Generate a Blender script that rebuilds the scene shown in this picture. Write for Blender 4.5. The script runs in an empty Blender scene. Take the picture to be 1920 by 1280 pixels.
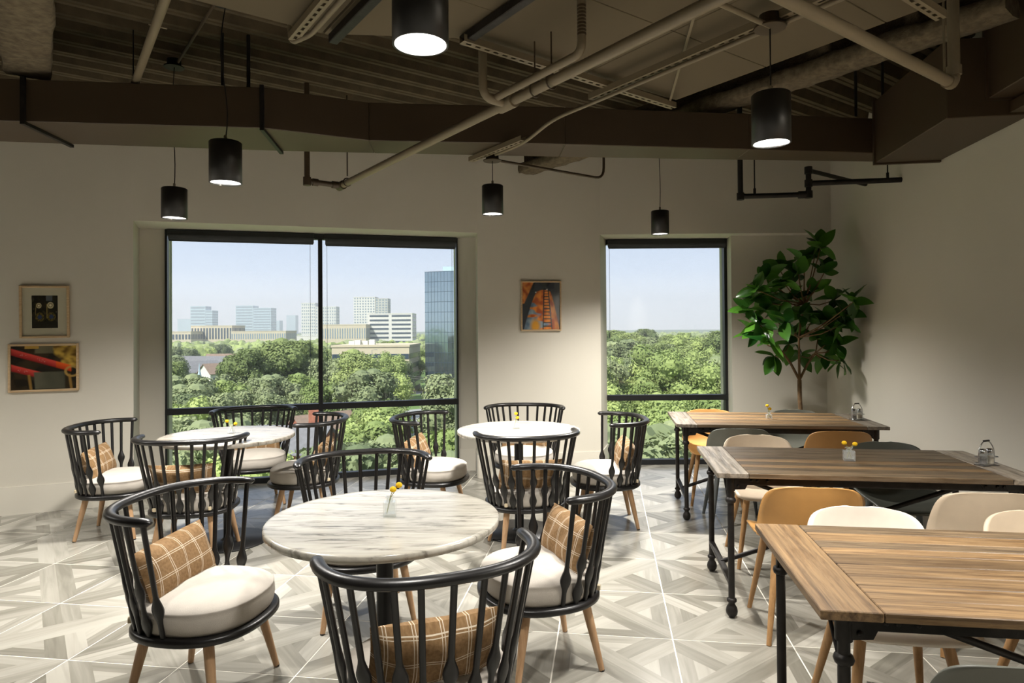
import bpy, bmesh, math, random
from mathutils import Vector, Matrix, noise
R = math.radians
random.seed(7)
S = bpy.context.scene
COL = S.collection

# ------------------------------------------------------------------ camera
F, V0, PITCH, ROLL, H = 1223.27, 604.28, 0.0102, 0.0076, 1.4868     # solved for the 1920x1280 frame
_fw = Vector((0, math.cos(PITCH), math.sin(PITCH))); _u0 = Vector((0, -math.sin(PITCH), math.cos(PITCH))); _r0 = Vector((1, 0, 0))
_rt = math.cos(ROLL) * _r0 - math.sin(ROLL) * _u0
_up = math.sin(ROLL) * _r0 + math.cos(ROLL) * _u0
EYE = Vector((0, 0, H))
cam = bpy.data.cameras.new('camera'); cam_o = bpy.data.objects.new('camera', cam); COL.objects.link(cam_o)
cam_o.matrix_world = Matrix((( _rt.x, _up.x, -_fw.x, 0), (_rt.y, _up.y, -_fw.y, 0), (_rt.z, _up.z, -_fw.z, H), (0, 0, 0, 1)))
cam.sensor_width = 36; cam.lens = 36 * F / 1920; cam.shift_y = -(640 - V0) / 1920
cam.clip_start = .05; cam.clip_end = 9000
S.camera = cam_o

# ------------------------------------------------------------------ sky, sun, exposure
S.view_settings.view_transform = 'Standard'; S.view_settings.look = 'None'
S.view_settings.gamma = 1; S.view_settings.use_curve_mapping = False
S.view_settings.exposure = 0.08
w = bpy.data.worlds.new('sky'); S.world = w; w.use_nodes = True
nt = w.node_tree; nt.nodes.clear()
tc = nt.nodes.new('ShaderNodeTexCoord'); sx = nt.nodes.new('ShaderNodeSeparateXYZ'); rp = nt.nodes.new('ShaderNodeValToRGB')
bg = nt.nodes.new('ShaderNodeBackground'); ow = nt.nodes.new('ShaderNodeOutputWorld')
nt.links.new(tc.outputs['Generated'], sx.inputs[0]); nt.links.new(sx.outputs['Z'], rp.inputs[0]); nt.links.new(rp.outputs[0], bg.inputs[0]); nt.links.new(bg.outputs[0], ow.inputs[0])
e = rp.color_ramp.elements
e[0].position = 0.0; e[0].color = (.78, .80, .84, 1)
e[1].position = 1.0; e[1].color = (.36, .41, .51, 1)
for p_, c_ in ((.035, (.74, .78, .86, 1)), (.085, (.50, .57, .70, 1)), (.16, (.35, .42, .56, 1))):
    q = e.new(p_); q.color = c_
bg.inputs[1].default_value = 1.6
sun = bpy.data.lights.new('sun', 'SUN'); sun_o = bpy.data.objects.new('sun', sun); COL.objects.link(sun_o)
sun.energy = 7.2; sun.angle = R(3); sun.color = (1, .96, .88)
sun_o.rotation_euler = (R(44), 0, R(-38))

# ------------------------------------------------------------------ helpers
def ray(u, v): return _fw + _rt * ((u - 960) / F) - _up * ((v - V0) / F)
def pz(u, v, z):                      # pixel -> point on the level z
    d = ray(u, v); return EYE + d * ((z - H) / d.z)
def py(u, v, y):                      # pixel -> point at the distance y
    d = ray(u, v); return EYE + d * (y / d.y)
def ppl(u, v, p0, n):                 # pixel -> point on a plane
    d = ray(u, v); p0 = Vector(p0); n = Vector(n); return EYE + d * ((p0 - EYE).dot(n) / d.dot(n))

def tag(o, label=None, cat=None, group=None, kind=None):
    if label: o['label'] = label
    if cat: o['category'] = cat
    if group: o['group'] = group
    if kind: o['kind'] = kind
    return o
def empty(name, loc=(0, 0, 0), rz=0):
    o = bpy.data.objects.new(name, None); COL.objects.link(o); o.location = loc; o.rotation_euler = (0, 0, rz); o.empty_display_size = .05
    return o
def link(name, me, parent=None):
    o = bpy.data.objects.new(name, me); COL.objects.link(o)
    if parent: o.parent = parent
    return o
def copy_tree(o, parent=None):
    c = o.copy(); COL.objects.link(c); c.parent = parent
    for ch in [x for x in o.children]: copy_tree(ch, c)
    return c

class MB:
    """collects shapes and links them as one mesh object"""
    def __init__(s): s.v = []; s.f = []; s.m = []; s.sm = []
    def add(s, vs, fs, mi=0, smooth=False):
        b = len(s.v); s.v += [tuple(x) for x in vs]
        for f in fs: s.f.append([b + i for i in f]); s.m.append(mi); s.sm.append(smooth)
    def box(s, c, d, rot=None, mi=0):
        h = [x / 2 for x in d]; c = Vector(c)
        vs = [Vector((sx * h[0], sy * h[1], sz * h[2])) for sx in (-1, 1) for sy in (-1, 1) for sz in (-1, 1)]
        if rot is not None:
            if not isinstance(rot, Matrix): rot = Matrix.Rotation(rot, 3, 'Z')
            vs = [rot @ x for x in vs]
        s.add([c + x for x in vs], [(0, 1, 3, 2), (4, 6, 7, 5), (0, 4, 5, 1), (2, 3, 7, 6), (0, 2, 6, 4), (1, 5, 7, 3)], mi)
    def bar(s, a, b, wd, ht, mi=0):                # box along a-b
        a, b = Vector(a), Vector(b); d = b - a; L = d.length; d.normalize()
        up = Vector((0, 0, 1)) if abs(d.z) < .98 else Vector((0, 1, 0))
        x = d.cross(up).normalized(); z = x.cross(d)
        s.box((a + b) / 2, (wd, L, ht), Matrix((x, d, z)).transposed(), mi)
    def prism(s, poly, z0, z1, mi=0):
        n = len(poly); ar = sum(poly[i][0] * poly[(i + 1) % n][1] - poly[(i + 1) % n][0] * poly[i][1] for i in range(n))
        if ar < 0: poly = poly[::-1]
        vs = [(p[0], p[1], z0) for p in poly] + [(p[0], p[1], z1) for p in poly]
        s.add(vs, [list(range(n))[::-1], list(range(n, 2 * n))] + [(i, (i + 1) % n, n + (i + 1) % n, n + i) for i in range(n)], mi)
    def tube(s, pts, r, n=8, mi=0, caps=True, smooth=True, flat=None):
        pts = [Vector(p) for p in pts]; rs = r if isinstance(r, (list, tuple)) else [r] * len(pts)
        vs = []; px = None
        for i, p in enumerate(pts):
            t = (pts[min(i + 1, len(pts) - 1)] - pts[max(i - 1, 0)]).normalized()
            if px is None:
                a = Vector((0, 0, 1)) if abs(t.z) < .9 else Vector((1, 0, 0)); px = a.cross(t).normalized()
            else: px = (px - t * px.dot(t)).normalized()
            pyv = t.cross(px)
            for k in range(n):
                a = 2 * math.pi * k / n
                vs.append(p + px * math.cos(a) * rs[i] * (flat[0] if flat else 1) + pyv * math.sin(a) * rs[i] * (flat[1] if flat else 1))
        m = len(pts); fs = [(i * n + k, i * n + (k + 1) % n, (i + 1) * n + (k + 1) % n, (i + 1) * n + k) for i in range(m - 1) for k in range(n)]
        s.add(vs, fs, mi, smooth)
        if caps:
            s.add(vs[:n], [list(range(n))[::-1]], mi); s.add(vs[-n:], [list(range(n))], mi)
    def lathe(s, prof, c=(0, 0, 0), n=24, mi=0, smooth=True, cap=True):   # prof: (r, z)
        c = Vector(c); vs = []; fs = []
        for r, z in prof:
            for k in range(n):
                a = 2 * math.pi * k / n; vs.append(c + Vector((r * math.cos(a), r * math.sin(a), z)))
        for i in range(len(prof) - 1):
            for k in range(n): fs.append((i * n + k, i * n + (k + 1) % n, (i + 1) * n + (k + 1) % n, (i + 1) * n + k))
        s.add(vs, fs, mi, smooth)
        if not cap: return
        if prof[0][0] > 1e-6: s.add(vs[:n], [list(range(n))[::-1]], mi)
        if prof[-1][0] > 1e-6: s.add(vs[-n:], [list(range(n))], mi)
    def ball(s, c, r, n=10, mi=0, sz=1):
        pr = [(max(r * math.sin(math.pi * i / n), 1e-7), -r * sz * math.cos(math.pi * i / n)) for i in range(n + 1)]
        s.lathe(pr, c, n + 4, mi)
    def mesh(s, name, mats):
        me = bpy.data.meshes.new(name); me.from_pydata(s.v, [], s.f)
        for m in (mats if isinstance(mats, (list, tuple)) else [mats]): me.materials.append(m)
        me.polygons.foreach_set('material_index', s.m); me.polygons.foreach_set('use_smooth', s.sm); me.update()
        return me
    def build(s, name, mats, parent=None, bevel=0, seg=2, weld=False):
        me = s.mesh(name, mats)
        if bevel or weld:
            bm = bmesh.new(); bm.from_mesh(me); bmesh.ops.remove_doubles(bm, verts=bm.verts, dist=1e-5)
            if bevel:
                ed = [e for e in bm.edges if len(e.link_faces) == 2 and e.calc_face_angle(0) > .6]
                bmesh.ops.bevel(bm, geom=ed, offset=bevel, segments=seg, affect='EDGES', profile=.6)
            bmesh.ops.recalc_face_normals(bm, faces=bm.faces); bm.to_mesh(me); bm.free()
        return link(name, me, parent)

# ---- materials
def srgb(r, g, b): return tuple(((x / 255 / 12.92) if x / 255 <= .04045 else ((x / 255 + .055) / 1.055) ** 2.4) for x in (r, g, b))
def nodes(name):
    m = bpy.data.materials.new(name); m.use_nodes = True; n = m.node_tree; return m, n, n.nodes['Principled BSDF']
def N(n, t, **k):
    x = n.nodes.new('ShaderNode' + t)
    for a, b in k.items():
        if a.startswith('i_'):
            kk = a[2:]; x.inputs[int(kk) if kk.isdigit() else kk.replace('_', ' ')].default_value = b
        else: setattr(x, a, b)
    return x
def ramp(n, src, stops):
    r = n.nodes.new('ShaderNodeValToRGB'); n.links.new(src, r.inputs[0]); el = r.color_ramp.elements
    el[0].position, el[0].color = stops[0][0], (*stops[0][1], 1); el[1].position, el[1].color = stops[-1][0], (*stops[-1][1], 1)
    for p, c in stops[1:-1]: q = el.new(p); q.color = (*c, 1)
    return r.outputs[0]
def coords(n, kind='Object', scale=(1, 1, 1), rot=(0, 0, 0)):
    t = N(n, 'TexCoord'); m = N(n, 'Mapping'); m.inputs['Scale'].default_value = scale; m.inputs['Rotation'].default_value = rot
    n.links.new(t.outputs[kind], m.inputs[0]); return m.outputs[0]
def bump(n, b, src, strength=.3, dist=.01):
    x = N(n, 'Bump'); x.inputs['Strength'].default_value = strength; x.inputs['Distance'].default_value = dist
    n.links.new(src, x.inputs['Height']); n.links.new(x.outputs[0], b.inputs['Normal'])
def mat(name, c, rough=.5, metal=0, var=.06, scale=8, bmp=0, spec=.5, bscale=None):
    m, n, b = nodes(name); b.inputs['Roughness'].default_value = rough; b.inputs['Metallic'].default_value = metal
    b.inputs['Specular IOR Level'].default_value = spec
    t = N(n, 'TexNoise'); t.inputs['Scale'].default_value = scale; t.inputs['Detail'].default_value = 4
    n.links.new(coords(n), t.inputs['Vector'])
    lo = tuple(x * (1 - var) for x in c); hi = tuple(min(1, x * (1 + var)) for x in c)
    n.links.new(ramp(n, t.outputs[0], [(.3, lo), (.7, hi)]), b.inputs['Base Color'])
    if bmp:
        t2 = N(n, 'TexNoise'); t2.inputs['Scale'].default_value = bscale or scale * 6; n.links.new(coords(n), t2.inputs['Vector']); bump(n, b, t2.outputs[0], bmp, .004)
    return m
M = {}
M['wall'] = mat('wall_paint', srgb(205, 200, 187), .75, var=.02, scale=1.5, bmp=.12, bscale=160)
M['trim'] = mat('trim_paint', srgb(212, 207, 194), .5, var=.015, scale=2)
M['black'] = mat('black_stained_wood', srgb(24, 23, 23), .34, var=.25, scale=30, spec=.5)
M['blackmetal'] = mat('black_metal', srgb(30, 30, 31), .42, metal=.3, var=.2, scale=12)
M['iron'] = mat('dark_iron', srgb(40, 37, 35), .5, metal=.5, var=.35, scale=18, bmp=.15)
M['frame'] = mat('window_frame', srgb(32, 33, 35), .4, metal=.2, var=.08, scale=4)
M['shade'] = mat('roller_shade', srgb(62, 64, 68), .8, var=.08, scale=10)
M['duct'] = mat('duct_paint', srgb(68, 55, 39), .5, var=.10, scale=1.3)
M['pipe'] = mat('pipe_paint', srgb(122, 110, 88), .5, var=.06, scale=5)
M['panel'] = mat('ceiling_board', srgb(94, 83, 63), .85, var=.05, scale=2)
M['deck'] = mat('sprayed_deck', srgb(84, 73, 54), .95, var=.25, scale=9, bmp=.5, bscale=60)
M['spray'] = mat('fireproofing', srgb(100, 89, 70), 1.0, var=.35, scale=26, bmp=1.0, bscale=70)
M['pendant'] = mat('pendant_black', srgb(20, 19, 18), .38, var=.1)
M['linen'] = mat('linen_seat', srgb(192, 185, 175), .9, var=.05, scale=14, bmp=.25, bscale=500)
M['tag'] = mat('seat_tie', srgb(205, 190, 160), .9)
M['steel'] = mat('chrome', srgb(190, 190, 192), .15, metal=1, var=.03)
M['cord'] = mat('blind_cord', srgb(70, 78, 96), .7)
def wood(name, c1, c2, sc, rough=.5, axis='x', kind='Object', rnd=True, bmp=.2, gr_=14):
    m, n, b = nodes(name)
    gr = gr_; s = {'x': (sc, sc * gr, sc * gr), 'y': (sc * gr, sc, sc * gr), 'z': (sc * gr, sc * gr, sc)}[axis]
    v = coords(n, kind, s)
    oi = N(n, 'ObjectInfo'); va = N(n, 'VectorMath'); va.operation = 'ADD'
    cb = N(n, 'CombineXYZ'); mu = N(n, 'Math'); mu.operation = 'MULTIPLY'; mu.inputs[1].default_value = 37
    n.links.new(oi.outputs['Random'], mu.inputs[0]); n.links.new(mu.outputs[0], cb.inputs[0]); n.links.new(mu.outputs[0], cb.inputs[2])
    n.links.new(v, va.inputs[0]); n.links.new(cb.outputs[0], va.inputs[1])
    t = N(n, 'TexNoise'); t.inputs['Scale'].default_value = 1; t.inputs['Detail'].default_value = 7; t.inputs['Roughness'].default_value = .62; t.inputs['Distortion'].default_value = .5
    n.links.new(va.outputs[0], t.inputs['Vector'])
    col = ramp(n, t.outputs[0], [(.28, c1), (.5, tuple((a + b_) / 2 for a, b_ in zip(c1, c2))), (.72, c2)])
    if rnd:
        hv = N(n, 'HueSaturation'); mr = N(n, 'MapRange'); mr.inputs['To Min'].default_value = .62; mr.inputs['To Max'].default_value = 1.25
        n.links.new(oi.outputs['Random'], mr.inputs[0]); n.links.new(mr.outputs[0], hv.inputs['Value']); n.links.new(col, hv.inputs['Color']); col = hv.outputs[0]
    if rnd:                                           # broad stains and dark knots
        vm = N(n, 'VectorMath'); vm.operation = 'MULTIPLY'; vm.inputs[1].default_value = (1.4, .30, .30); n.links.new(va.outputs[0], vm.inputs[0])
        t3 = N(n, 'TexNoise'); t3.inputs['Scale'].default_value = 1.6; t3.inputs['Detail'].default_value = 4; t3.inputs['Roughness'].default_value = .7; n.links.new(vm.outputs[0], t3.inputs['Vector'])
        mk = N(n, 'Mix'); mk.data_type = 'RGBA'; mk.blend_type = 'MULTIPLY'; mk.inputs[0].default_value = 1; n.links.new(col, mk.inputs[6])
        n.links.new(ramp(n, t3.outputs[0], [(.27, (.30, .24, .19)), (.36, (.72, .66, .58)), (.52, (1, 1, 1)), (.7, (1.0, .97, .90))]), mk.inputs[7]); col = mk.outputs[2]
    n.links.new(col, b.inputs['Base Color']); b.inputs['Roughness'].default_value = rough
    if bmp: bump(n, b, t.outputs[0], bmp, .004)
    return m
M['beech'] = wood('beech_leg', srgb(168, 130, 94), srgb(200, 164, 126), 5, .5, 'z', rnd=False, bmp=.05)
M['oakleg'] = wood('oak_leg', srgb(146, 108, 66), srgb(180, 140, 94), 5, .5, 'z', rnd=False, bmp=.05)
M['plank'] = wood('reclaimed_plank', srgb(82, 62, 42), srgb(162, 132, 93), 2.2, .5, 'x', bmp=.5, gr_=26)
M['plank_grey'] = wood('weathered_plank', srgb(80, 74, 66), srgb(176, 165, 150), 2.6, .45, 'x', bmp=1.0, gr_=16)
M['plank_dark'] = wood('dark_plank', srgb(60, 50, 40), srgb(132, 112, 86), 2.2, .45, 'x', bmp=.5, gr_=26)
M['pframe'] = wood('picture_frame', srgb(176, 146, 108), srgb(208, 182, 144), 6, .5, 'x', rnd=False, bmp=.05)

def tile_mat():
    m, n, b = nodes('wood_look_porcelain')
    uv = N(n, 'UVMap'); mp = N(n, 'Mapping'); mp.inputs['Scale'].default_value = (2.2, 26, 1); n.links.new(uv.outputs[0], mp.inputs[0])
    t = N(n, 'TexNoise'); t.inputs['Scale'].default_value = 1; t.inputs['Detail'].default_value = 6; t.inputs['Distortion'].default_value = .8; n.links.new(mp.outputs[0], t.inputs['Vector'])
    at = N(n, 'Attribute'); at.attribute_name = 'tone'
    a = N(n, 'MapRange'); a.inputs['From Min'].default_value = .3; a.inputs['From Max'].default_value = .7; a.inputs['To Min'].default_value = -.2; a.inputs['To Max'].default_value = .2
    n.links.new(t.outputs[0], a.inputs[0])
    ad = N(n, 'Math'); ad.operation = 'ADD'; n.links.new(at.outputs['Fac'], ad.inputs[0]); n.links.new(a.outputs[0], ad.inputs[1])
    col = ramp(n, ad.outputs[0], [(0, srgb(116, 113, 103)), (.5, srgb(142, 139, 129)), (1, srgb(170, 167, 157))])
    n.links.new(col, b.inputs['Base Color']); b.inputs['Roughness'].default_value = .24; b.inputs['Specular IOR Level'].default_value = .55
    bump(n, b, t.outputs[0], .06, .002)
    return m
M['tile'] = tile_mat()
M['grout'] = mat('grout', srgb(222, 218, 206), .8, var=.03)

def marble_mat(name, base, vein, ang, scale=1.0):
    m, n, b = nodes(name)
    v = coords(n, 'Object', (5 * scale, 34 * scale, 10), (0, 0, ang))
    t = N(n, 'TexNoise'); t.inputs['Scale'].default_value = 1; t.inputs['Detail'].default_value = 9; t.inputs['Roughness'].default_value = .68; t.inputs['Distortion'].default_value = .7
    n.links.new(v, t.inputs['Vector'])
    v2 = coords(n, 'Object', (1.6, 9, 3), (0, 0, ang)); t2 = N(n, 'TexNoise'); t2.inputs['Scale'].default_value = 1; t2.inputs['Detail'].default_value = 3; n.links.new(v2, t2.inputs['Vector'])
    c1 = ramp(n, t.outputs[0], [(.3, vein), (.46, tuple(x * .88 for x in base)), (.56, base), (.8, tuple(min(1, x * 1.08) for x in base))])
    mx = N(n, 'Mix'); mx.data_type = 'RGBA'; mx.blend_type = 'MULTIPLY'; mx.inputs[0].default_value = .55
    n.links.new(c1, mx.inputs[6]); n.links.new(ramp(n, t2.outputs[0], [(.35, (.62, .6, .56)), (.6, (1, 1, 1))]), mx.inputs[7])
    n.links.new(mx.outputs[2], b.inputs['Base Color']); b.inputs['Roughness'].default_value = .16
    return m
M['marble'] = marble_mat('veined_marble', srgb(196, 192, 181), srgb(92, 89, 81), R(8))
M['marble_w'] = marble_mat('pale_marble', srgb(198, 194, 184), srgb(124, 120, 112), R(30), .7)
M['marble_g'] = marble_mat('grey_marble', srgb(168, 162, 151), srgb(106, 101, 92), R(-6), .9)

def plaid_mat():
    m, n, b = nodes('plaid_wool')
    t = N(n, 'UVMap'); s = N(n, 'SeparateXYZ'); n.links.new(t.outputs[0], s.inputs[0])
    def lines(out, per, offs, wd):
        acc = None
        for o in offs:
            a = N(n, 'Math'); a.operation = 'ADD'; a.inputs[1].default_value = o; n.links.new(out, a.inputs[0])
            f = N(n, 'Math'); f.operation = 'PINGPONG'; f.inputs[1].default_value = per / 2; n.links.new(a.outputs[0], f.inputs[0])
            l = N(n, 'Math'); l.operation = 'LESS_THAN'; l.inputs[1].default_value = wd; n.links.new(f.outputs[0], l.inputs[0])
            if acc is None: acc = l.outputs[0]
            else:
                x = N(n, 'Math'); x.operation = 'MAXIMUM'; n.links.new(acc, x.inputs[0]); n.links.new(l.outputs[0], x.inputs[1]); acc = x.outputs[0]
        return acc
    l1 = lines(s.outputs[0], .084, (0, .009), .0013); l2 = lines(s.outputs[1], .075, (.02, .028), .0012)
    mxm = N(n, 'Math'); mxm.operation = 'MAXIMUM'; n.links.new(l1, mxm.inputs[0]); n.links.new(l2, mxm.inputs[1])
    no = N(n, 'TexNoise'); no.inputs['Scale'].default_value = 90; n.links.new(t.outputs[0], no.inputs['Vector'])
    base = ramp(n, no.outputs[0], [(.3, srgb(124, 95, 61)), (.7, srgb(148, 117, 80))])
    mx = N(n, 'Mix'); mx.data_type = 'RGBA'; n.links.new(mxm.outputs[0], mx.inputs[0]); n.links.new(base, mx.inputs[6]); mx.inputs[7].default_value = (*srgb(216, 202, 180), 1)
    n.links.new(mx.outputs[2], b.inputs['Base Color']); b.inputs['Roughness'].default_value = .95; bump(n, b, no.outputs[0], .3, .003)
    return m
M['plaid'] = plaid_mat()

def glass_pane_mat(name='window_glass', tint=(.95, .98, .97), k=1.0):
    m = bpy.data.materials.new(name); m.use_nodes = True; n = m.node_tree; n.nodes.clear()
    o = N(n, 'OutputMaterial'); tr = N(n, 'BsdfTransparent'); gl = N(n, 'BsdfGlossy'); mx = N(n, 'MixShader'); fr = N(n, 'Fresnel')
    tr.inputs[0].default_value = (*tint, 1); gl.inputs['Roughness'].default_value = 0
    ge = N(n, 'NewGeometry'); mr = N(n, 'MapRange'); mr.inputs['To Min'].default_value = 1.5; mr.inputs['To Max'].default_value = 1 / 1.5; n.links.new(ge.outputs['Backfacing'], mr.inputs[0]); n.links.new(mr.outputs[0], fr.inputs[0])
    ns = N(n, 'TexNoise'); ns.inputs['Scale'].default_value = 1.2
    n.links.new(coords(n), ns.inputs['Vector']); bp = N(n, 'Bump'); bp.inputs['Strength'].default_value = .01; n.links.new(ns.outputs[0], bp.inputs['Height']); n.links.new(bp.outputs[0], gl.inputs['Normal'])
    n.links.new(fr.outputs[0], mx.inputs[0]); n.links.new(tr.outputs[0], mx.inputs[1]); n.links.new(gl.outputs[0], mx.inputs[2]); n.links.new(mx.outputs[0], o.inputs[0])
    return m
M['glass'] = glass_pane_mat()
def clear_glass():
    m, n, b = nodes('clear_vase_glass'); b.inputs['Base Color'].default_value = (.97, .98, .98, 1); b.inputs['Transmission Weight'].default_value = 1; b.inputs['Roughness'].default_value = .02; b.inputs['IOR'].default_value = 1.45
    return m
M['vase'] = glass_pane_mat('vase_glass', (.96, .975, .97))
_n = M['vase'].node_tree; _o = [x for x in _n.nodes if x.type == 'OUTPUT_MATERIAL'][0]; _s = _o.inputs[0].links[0].from_socket
_d = N(_n, 'BsdfDiffuse'); _d.inputs[0].default_value = (.9, .92, .92, 1); _x = N(_n, 'MixShader'); _x.inputs[0].default_value = .13
_n.links.new(_s, _x.inputs[1]); _n.links.new(_d.outputs[0], _x.inputs[2]); _n.links.new(_x.outputs[0], _o.inputs[0])
def emit(name, c, s):
    m = bpy.data.materials.new(name); m.use_nodes = True; n = m.node_tree; n.nodes.clear(); o = N(n, 'OutputMaterial'); em = N(n, 'Emission')
    em.inputs[0].default_value = (*c, 1); em.inputs[1].default_value = s; n.links.new(em.outputs[0], o.inputs[0]); return m
M['lamp'] = emit('lamp_lens', (1, .95, .86), 7)
def shell_mat(name, c): return mat(name, c, .45, var=.03, scale=20, bmp=.05, bscale=300)
M['sh_orange'] = shell_mat('ochre_shell', srgb(196, 146, 84)); M['sh_grey'] = shell_mat('grey_green_shell', srgb(96, 97, 88)); M['sh_dark'] = shell_mat('dark_green_shell', srgb(74, 76, 68))
M['sh_beige'] = shell_mat('beige_shell', srgb(208, 190, 166)); M['sh_white'] = shell_mat('off_white_shell', srgb(236, 226, 212)); M['sh_tan'] = shell_mat('tan_shell', srgb(160, 116, 64))
M['leg_grey'] = mat('grey_leg', srgb(70, 74, 74), .5)
M['vc'] = None
def vcol_mat(name, rough=.4):
    m, n, b = nodes(name); a = N(n, 'Attribute'); a.attribute_name = 'print'; n.links.new(a.outputs['Color'], b.inputs['Base Color']); b.inputs['Roughness'].default_value = rough; return m
M['print'] = vcol_mat('photo_print', .25)
M['mat'] = mat('picture_mount', srgb(196, 186, 164), .8, var=.01)

# ------------------------------------------------------------------ room shell
A2 = Vector((.813, .582)); B2 = Vector((-.582, .813))              # directions of the ceiling grid
YAW = -.1456                                                        # long tables, floor tiles, right wall
U2 = Vector((math.cos(YAW), math.sin(YAW))); V2 = Vector((-U2.y, U2.x))
ZC = 3.45                                                           # wall top
def xr(y): return 3.30 + .146 * (y - 6.73)                          # right wall line
L0 = (-6.5, 4.454); W1 = (-3.288, 5.665); W1b = (-3.49, 6.11); G0 = Vector((-3.285, 6.19)); G1 = Vector((-.578, 6.93))
K0 = (-.38, 6.90); K1 = (-.342, 6.54); K2 = (.912, 6.72); J0 = Vector((1.036, 7.15)); J1 = Vector((2.355, 7.15)); K3 = (2.324, 6.90)
def struct(o): o['kind'] = 'structure'; return o

m = MB(); m.prism([L0, W1, W1b, G0, (-3.36, 6.45), (-6.6, 5.2)], -.02, ZC)
struct(m.build('wall_left', M['wall']))
m = MB()
m.prism([G1, K0, K1, K2, J0, (1.03, 7.4), (-.64, 7.2)], -.02, ZC)
m.prism([J1, K3, (xr(6.9), 6.9), (3.55, 7.4), (2.36, 7.4)], -.02, ZC)
m.prism([W1, K1, K0, (-.6, 7.2), (-3.36, 6.45), W1b], 2.456, ZC)
m.prism([K2, (xr(6.72), 6.72), (3.5, 7.4), (1.0, 7.4)], 2.456, ZC)
struct(m.build('wall_back', M['wall']))
m = MB(); m.prism([(xr(-4.2), -4.2), (xr(7.5), 7.5), (xr(7.5) + .25, 7.5), (xr(-4.2) + .25, -4.2)], -.02, ZC)
struct(m.build('wall_right', M['wall']))
m = MB(); m.prism([(-6.5, -4.2), (-6.5, 4.5), (-6.7, 5.2), (-6.75, -4.2)], -.02, ZC); m.prism([(-6.75, -4.2), (3.0, -4.2), (3.0, -4.0), (-6.75, -4.0)], -.02, ZC)
struct(m.build('wall_front', M['wall']))

def baseboard(pts, name):
    m = MB(); h = .228; t = .014
    for a, b in zip(pts, pts[1:]):
        a, b = Vector(a), Vector(b); d = (b - a).normalized(); n_ = Vector((d.y, -d.x))
        q = [a, b, b + n_ * t, a + n_ * t]
        m.prism([tuple(x) for x in q], 0, h)
    return struct(m.build(name, M['trim']))
baseboard([(-6.5, 4.454), W1, W1b, (-3.30, 6.184)], 'baseboard_left')
baseboard([(-.56, 6.925), K0, K1, K2, (1.03, 7.13)], 'baseboard_back')
baseboard([(2.353, 7.13), K3, (xr(6.9), 6.9)], 'baseboard_corner')
baseboard([(xr(6.9), 6.9), (xr(-4), -4)], 'baseboard_right')

# ---- floor with tiles
fl = MB(); fl.prism([(-6.6, -4.1), (xr(-4.1), -4.1), (3.36, 7.17), (1.0, 7.17), (-.5, 6.98), (-3.4, 6.2), (-6.6, 5.0)], -.25, -.0011)
floor = struct(fl.build('floor', M['grout']))
TS = .5473; TO = Vector((.7565, 3.133)); TY = -.1426
def clip(poly, fn):
    out = []
    for i in range(len(poly)):
        p, q = poly[i], poly[(i + 1) % len(poly)]; a, b = fn(p), fn(q)
        if a >= 0: out.append(p)
        if (a > 0 > b) or (a < 0 < b): t = a / (a - b); out.append((p[0] + t * (q[0] - p[0]), p[1] + t * (q[1] - p[1])))
    return out
def tile_mesh(seed):
    rnd = random.Random(seed); wb = .215; g = .0062
    sq = [(g, g), (1 - g, g), (1 - g, 1 - g), (g, 1 - g)]
    s = lambda p: p[1] - p[0]; r = lambda p: p[0] + p[1] - 1
    pcs = []
    pcs.append((clip(clip(sq, lambda p: s(p)), lambda p: wb - s(p)), 45)); pcs.append((clip(clip(sq, lambda p: -s(p)), lambda p: wb + s(p)), 45))
    for sg in (1, -1):
        half = clip(sq, lambda p: sg * s(p) - wb)
        pcs.append((clip(clip(half, lambda p: r(p)), lambda p: wb - r(p)), -45)); pcs.append((clip(clip(half, lambda p: -r(p)), lambda p: wb + r(p)), -45))
        for rg in (1, -1):
            tri = clip(half, lambda p: rg * r(p) - wb)
            # distance from the tile edge that this triangle sits on
            if sg > 0 and rg > 0: dist = lambda p: 1 - p[1]; ang = 0
            elif sg > 0: dist = lambda p: p[0]; ang = 90
            elif rg > 0: dist = lambda p: 1 - p[0]; ang = 90
            else: dist = lambda p: p[1]; ang = 0
            k = rnd.choice((.13, .15)); pcs.append((clip(tri, lambda p: k - dist(p)), ang)); pcs.append((clip(tri, lambda p: dist(p) - k), ang))
    tones = [.15, .3, .45, .6, .75, .95]
    me = bpy.data.meshes.new('tile'); vs = []; fs = []; info = []
    last = None
    for poly, ang in pcs:
        if len(poly) < 3: continue
        t = rnd.choice([x for x in tones if x != last]); last = t
        b = len(vs); vs += [(p[0] * TS, p[1] * TS, 0) for p in poly]; fs.append(list(range(b, b + len(poly)))); info.append((t, ang))
    ed = len(vs); vs += [(p[0] * TS, p[1] * TS, 0) for p in sq] + [(p[0] * TS, p[1] * TS, -.0045) for p in sq]
    for i in range(4): fs.append([ed + 4 + i, ed + 4 + (i + 1) % 4, ed + (i + 1) % 4, ed + i]); info.append((.4, 0))
    me.from_pydata(vs, [], fs); me.materials.append(M['tile'])
    at = me.attributes.new('tone', 'FLOAT', 'FACE'); uvl = me.uv_layers.new(name='UVMap')
    for p, (t, ang) in zip(me.polygons, info):
        at.data[p.index].value = t; ca, sa = math.cos(R(ang)), math.sin(R(ang)); ox = rnd.random() * 9; oy = rnd.random() * 9
        for li in p.loop_indices:
            c = me.vertices[me.loops[li].vertex_index].co; uvl.data[li].uv = (ox + c.x * ca + c.y * sa, oy - c.x * sa + c.y * ca)
    me.update(); return me
TM = [tile_mesh(k) for k in range(5)]
cT, sT = math.cos(TY), math.sin(TY)
gd = (G1 - G0).normalized(); gn = Vector((-gd.y, gd.x))
planes = [((G0.x, G0.y), (gn.x, gn.y)), ((0, 7.17), (0, 1)), ((3.30, 6.73), (.9895, -.1445))]
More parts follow.
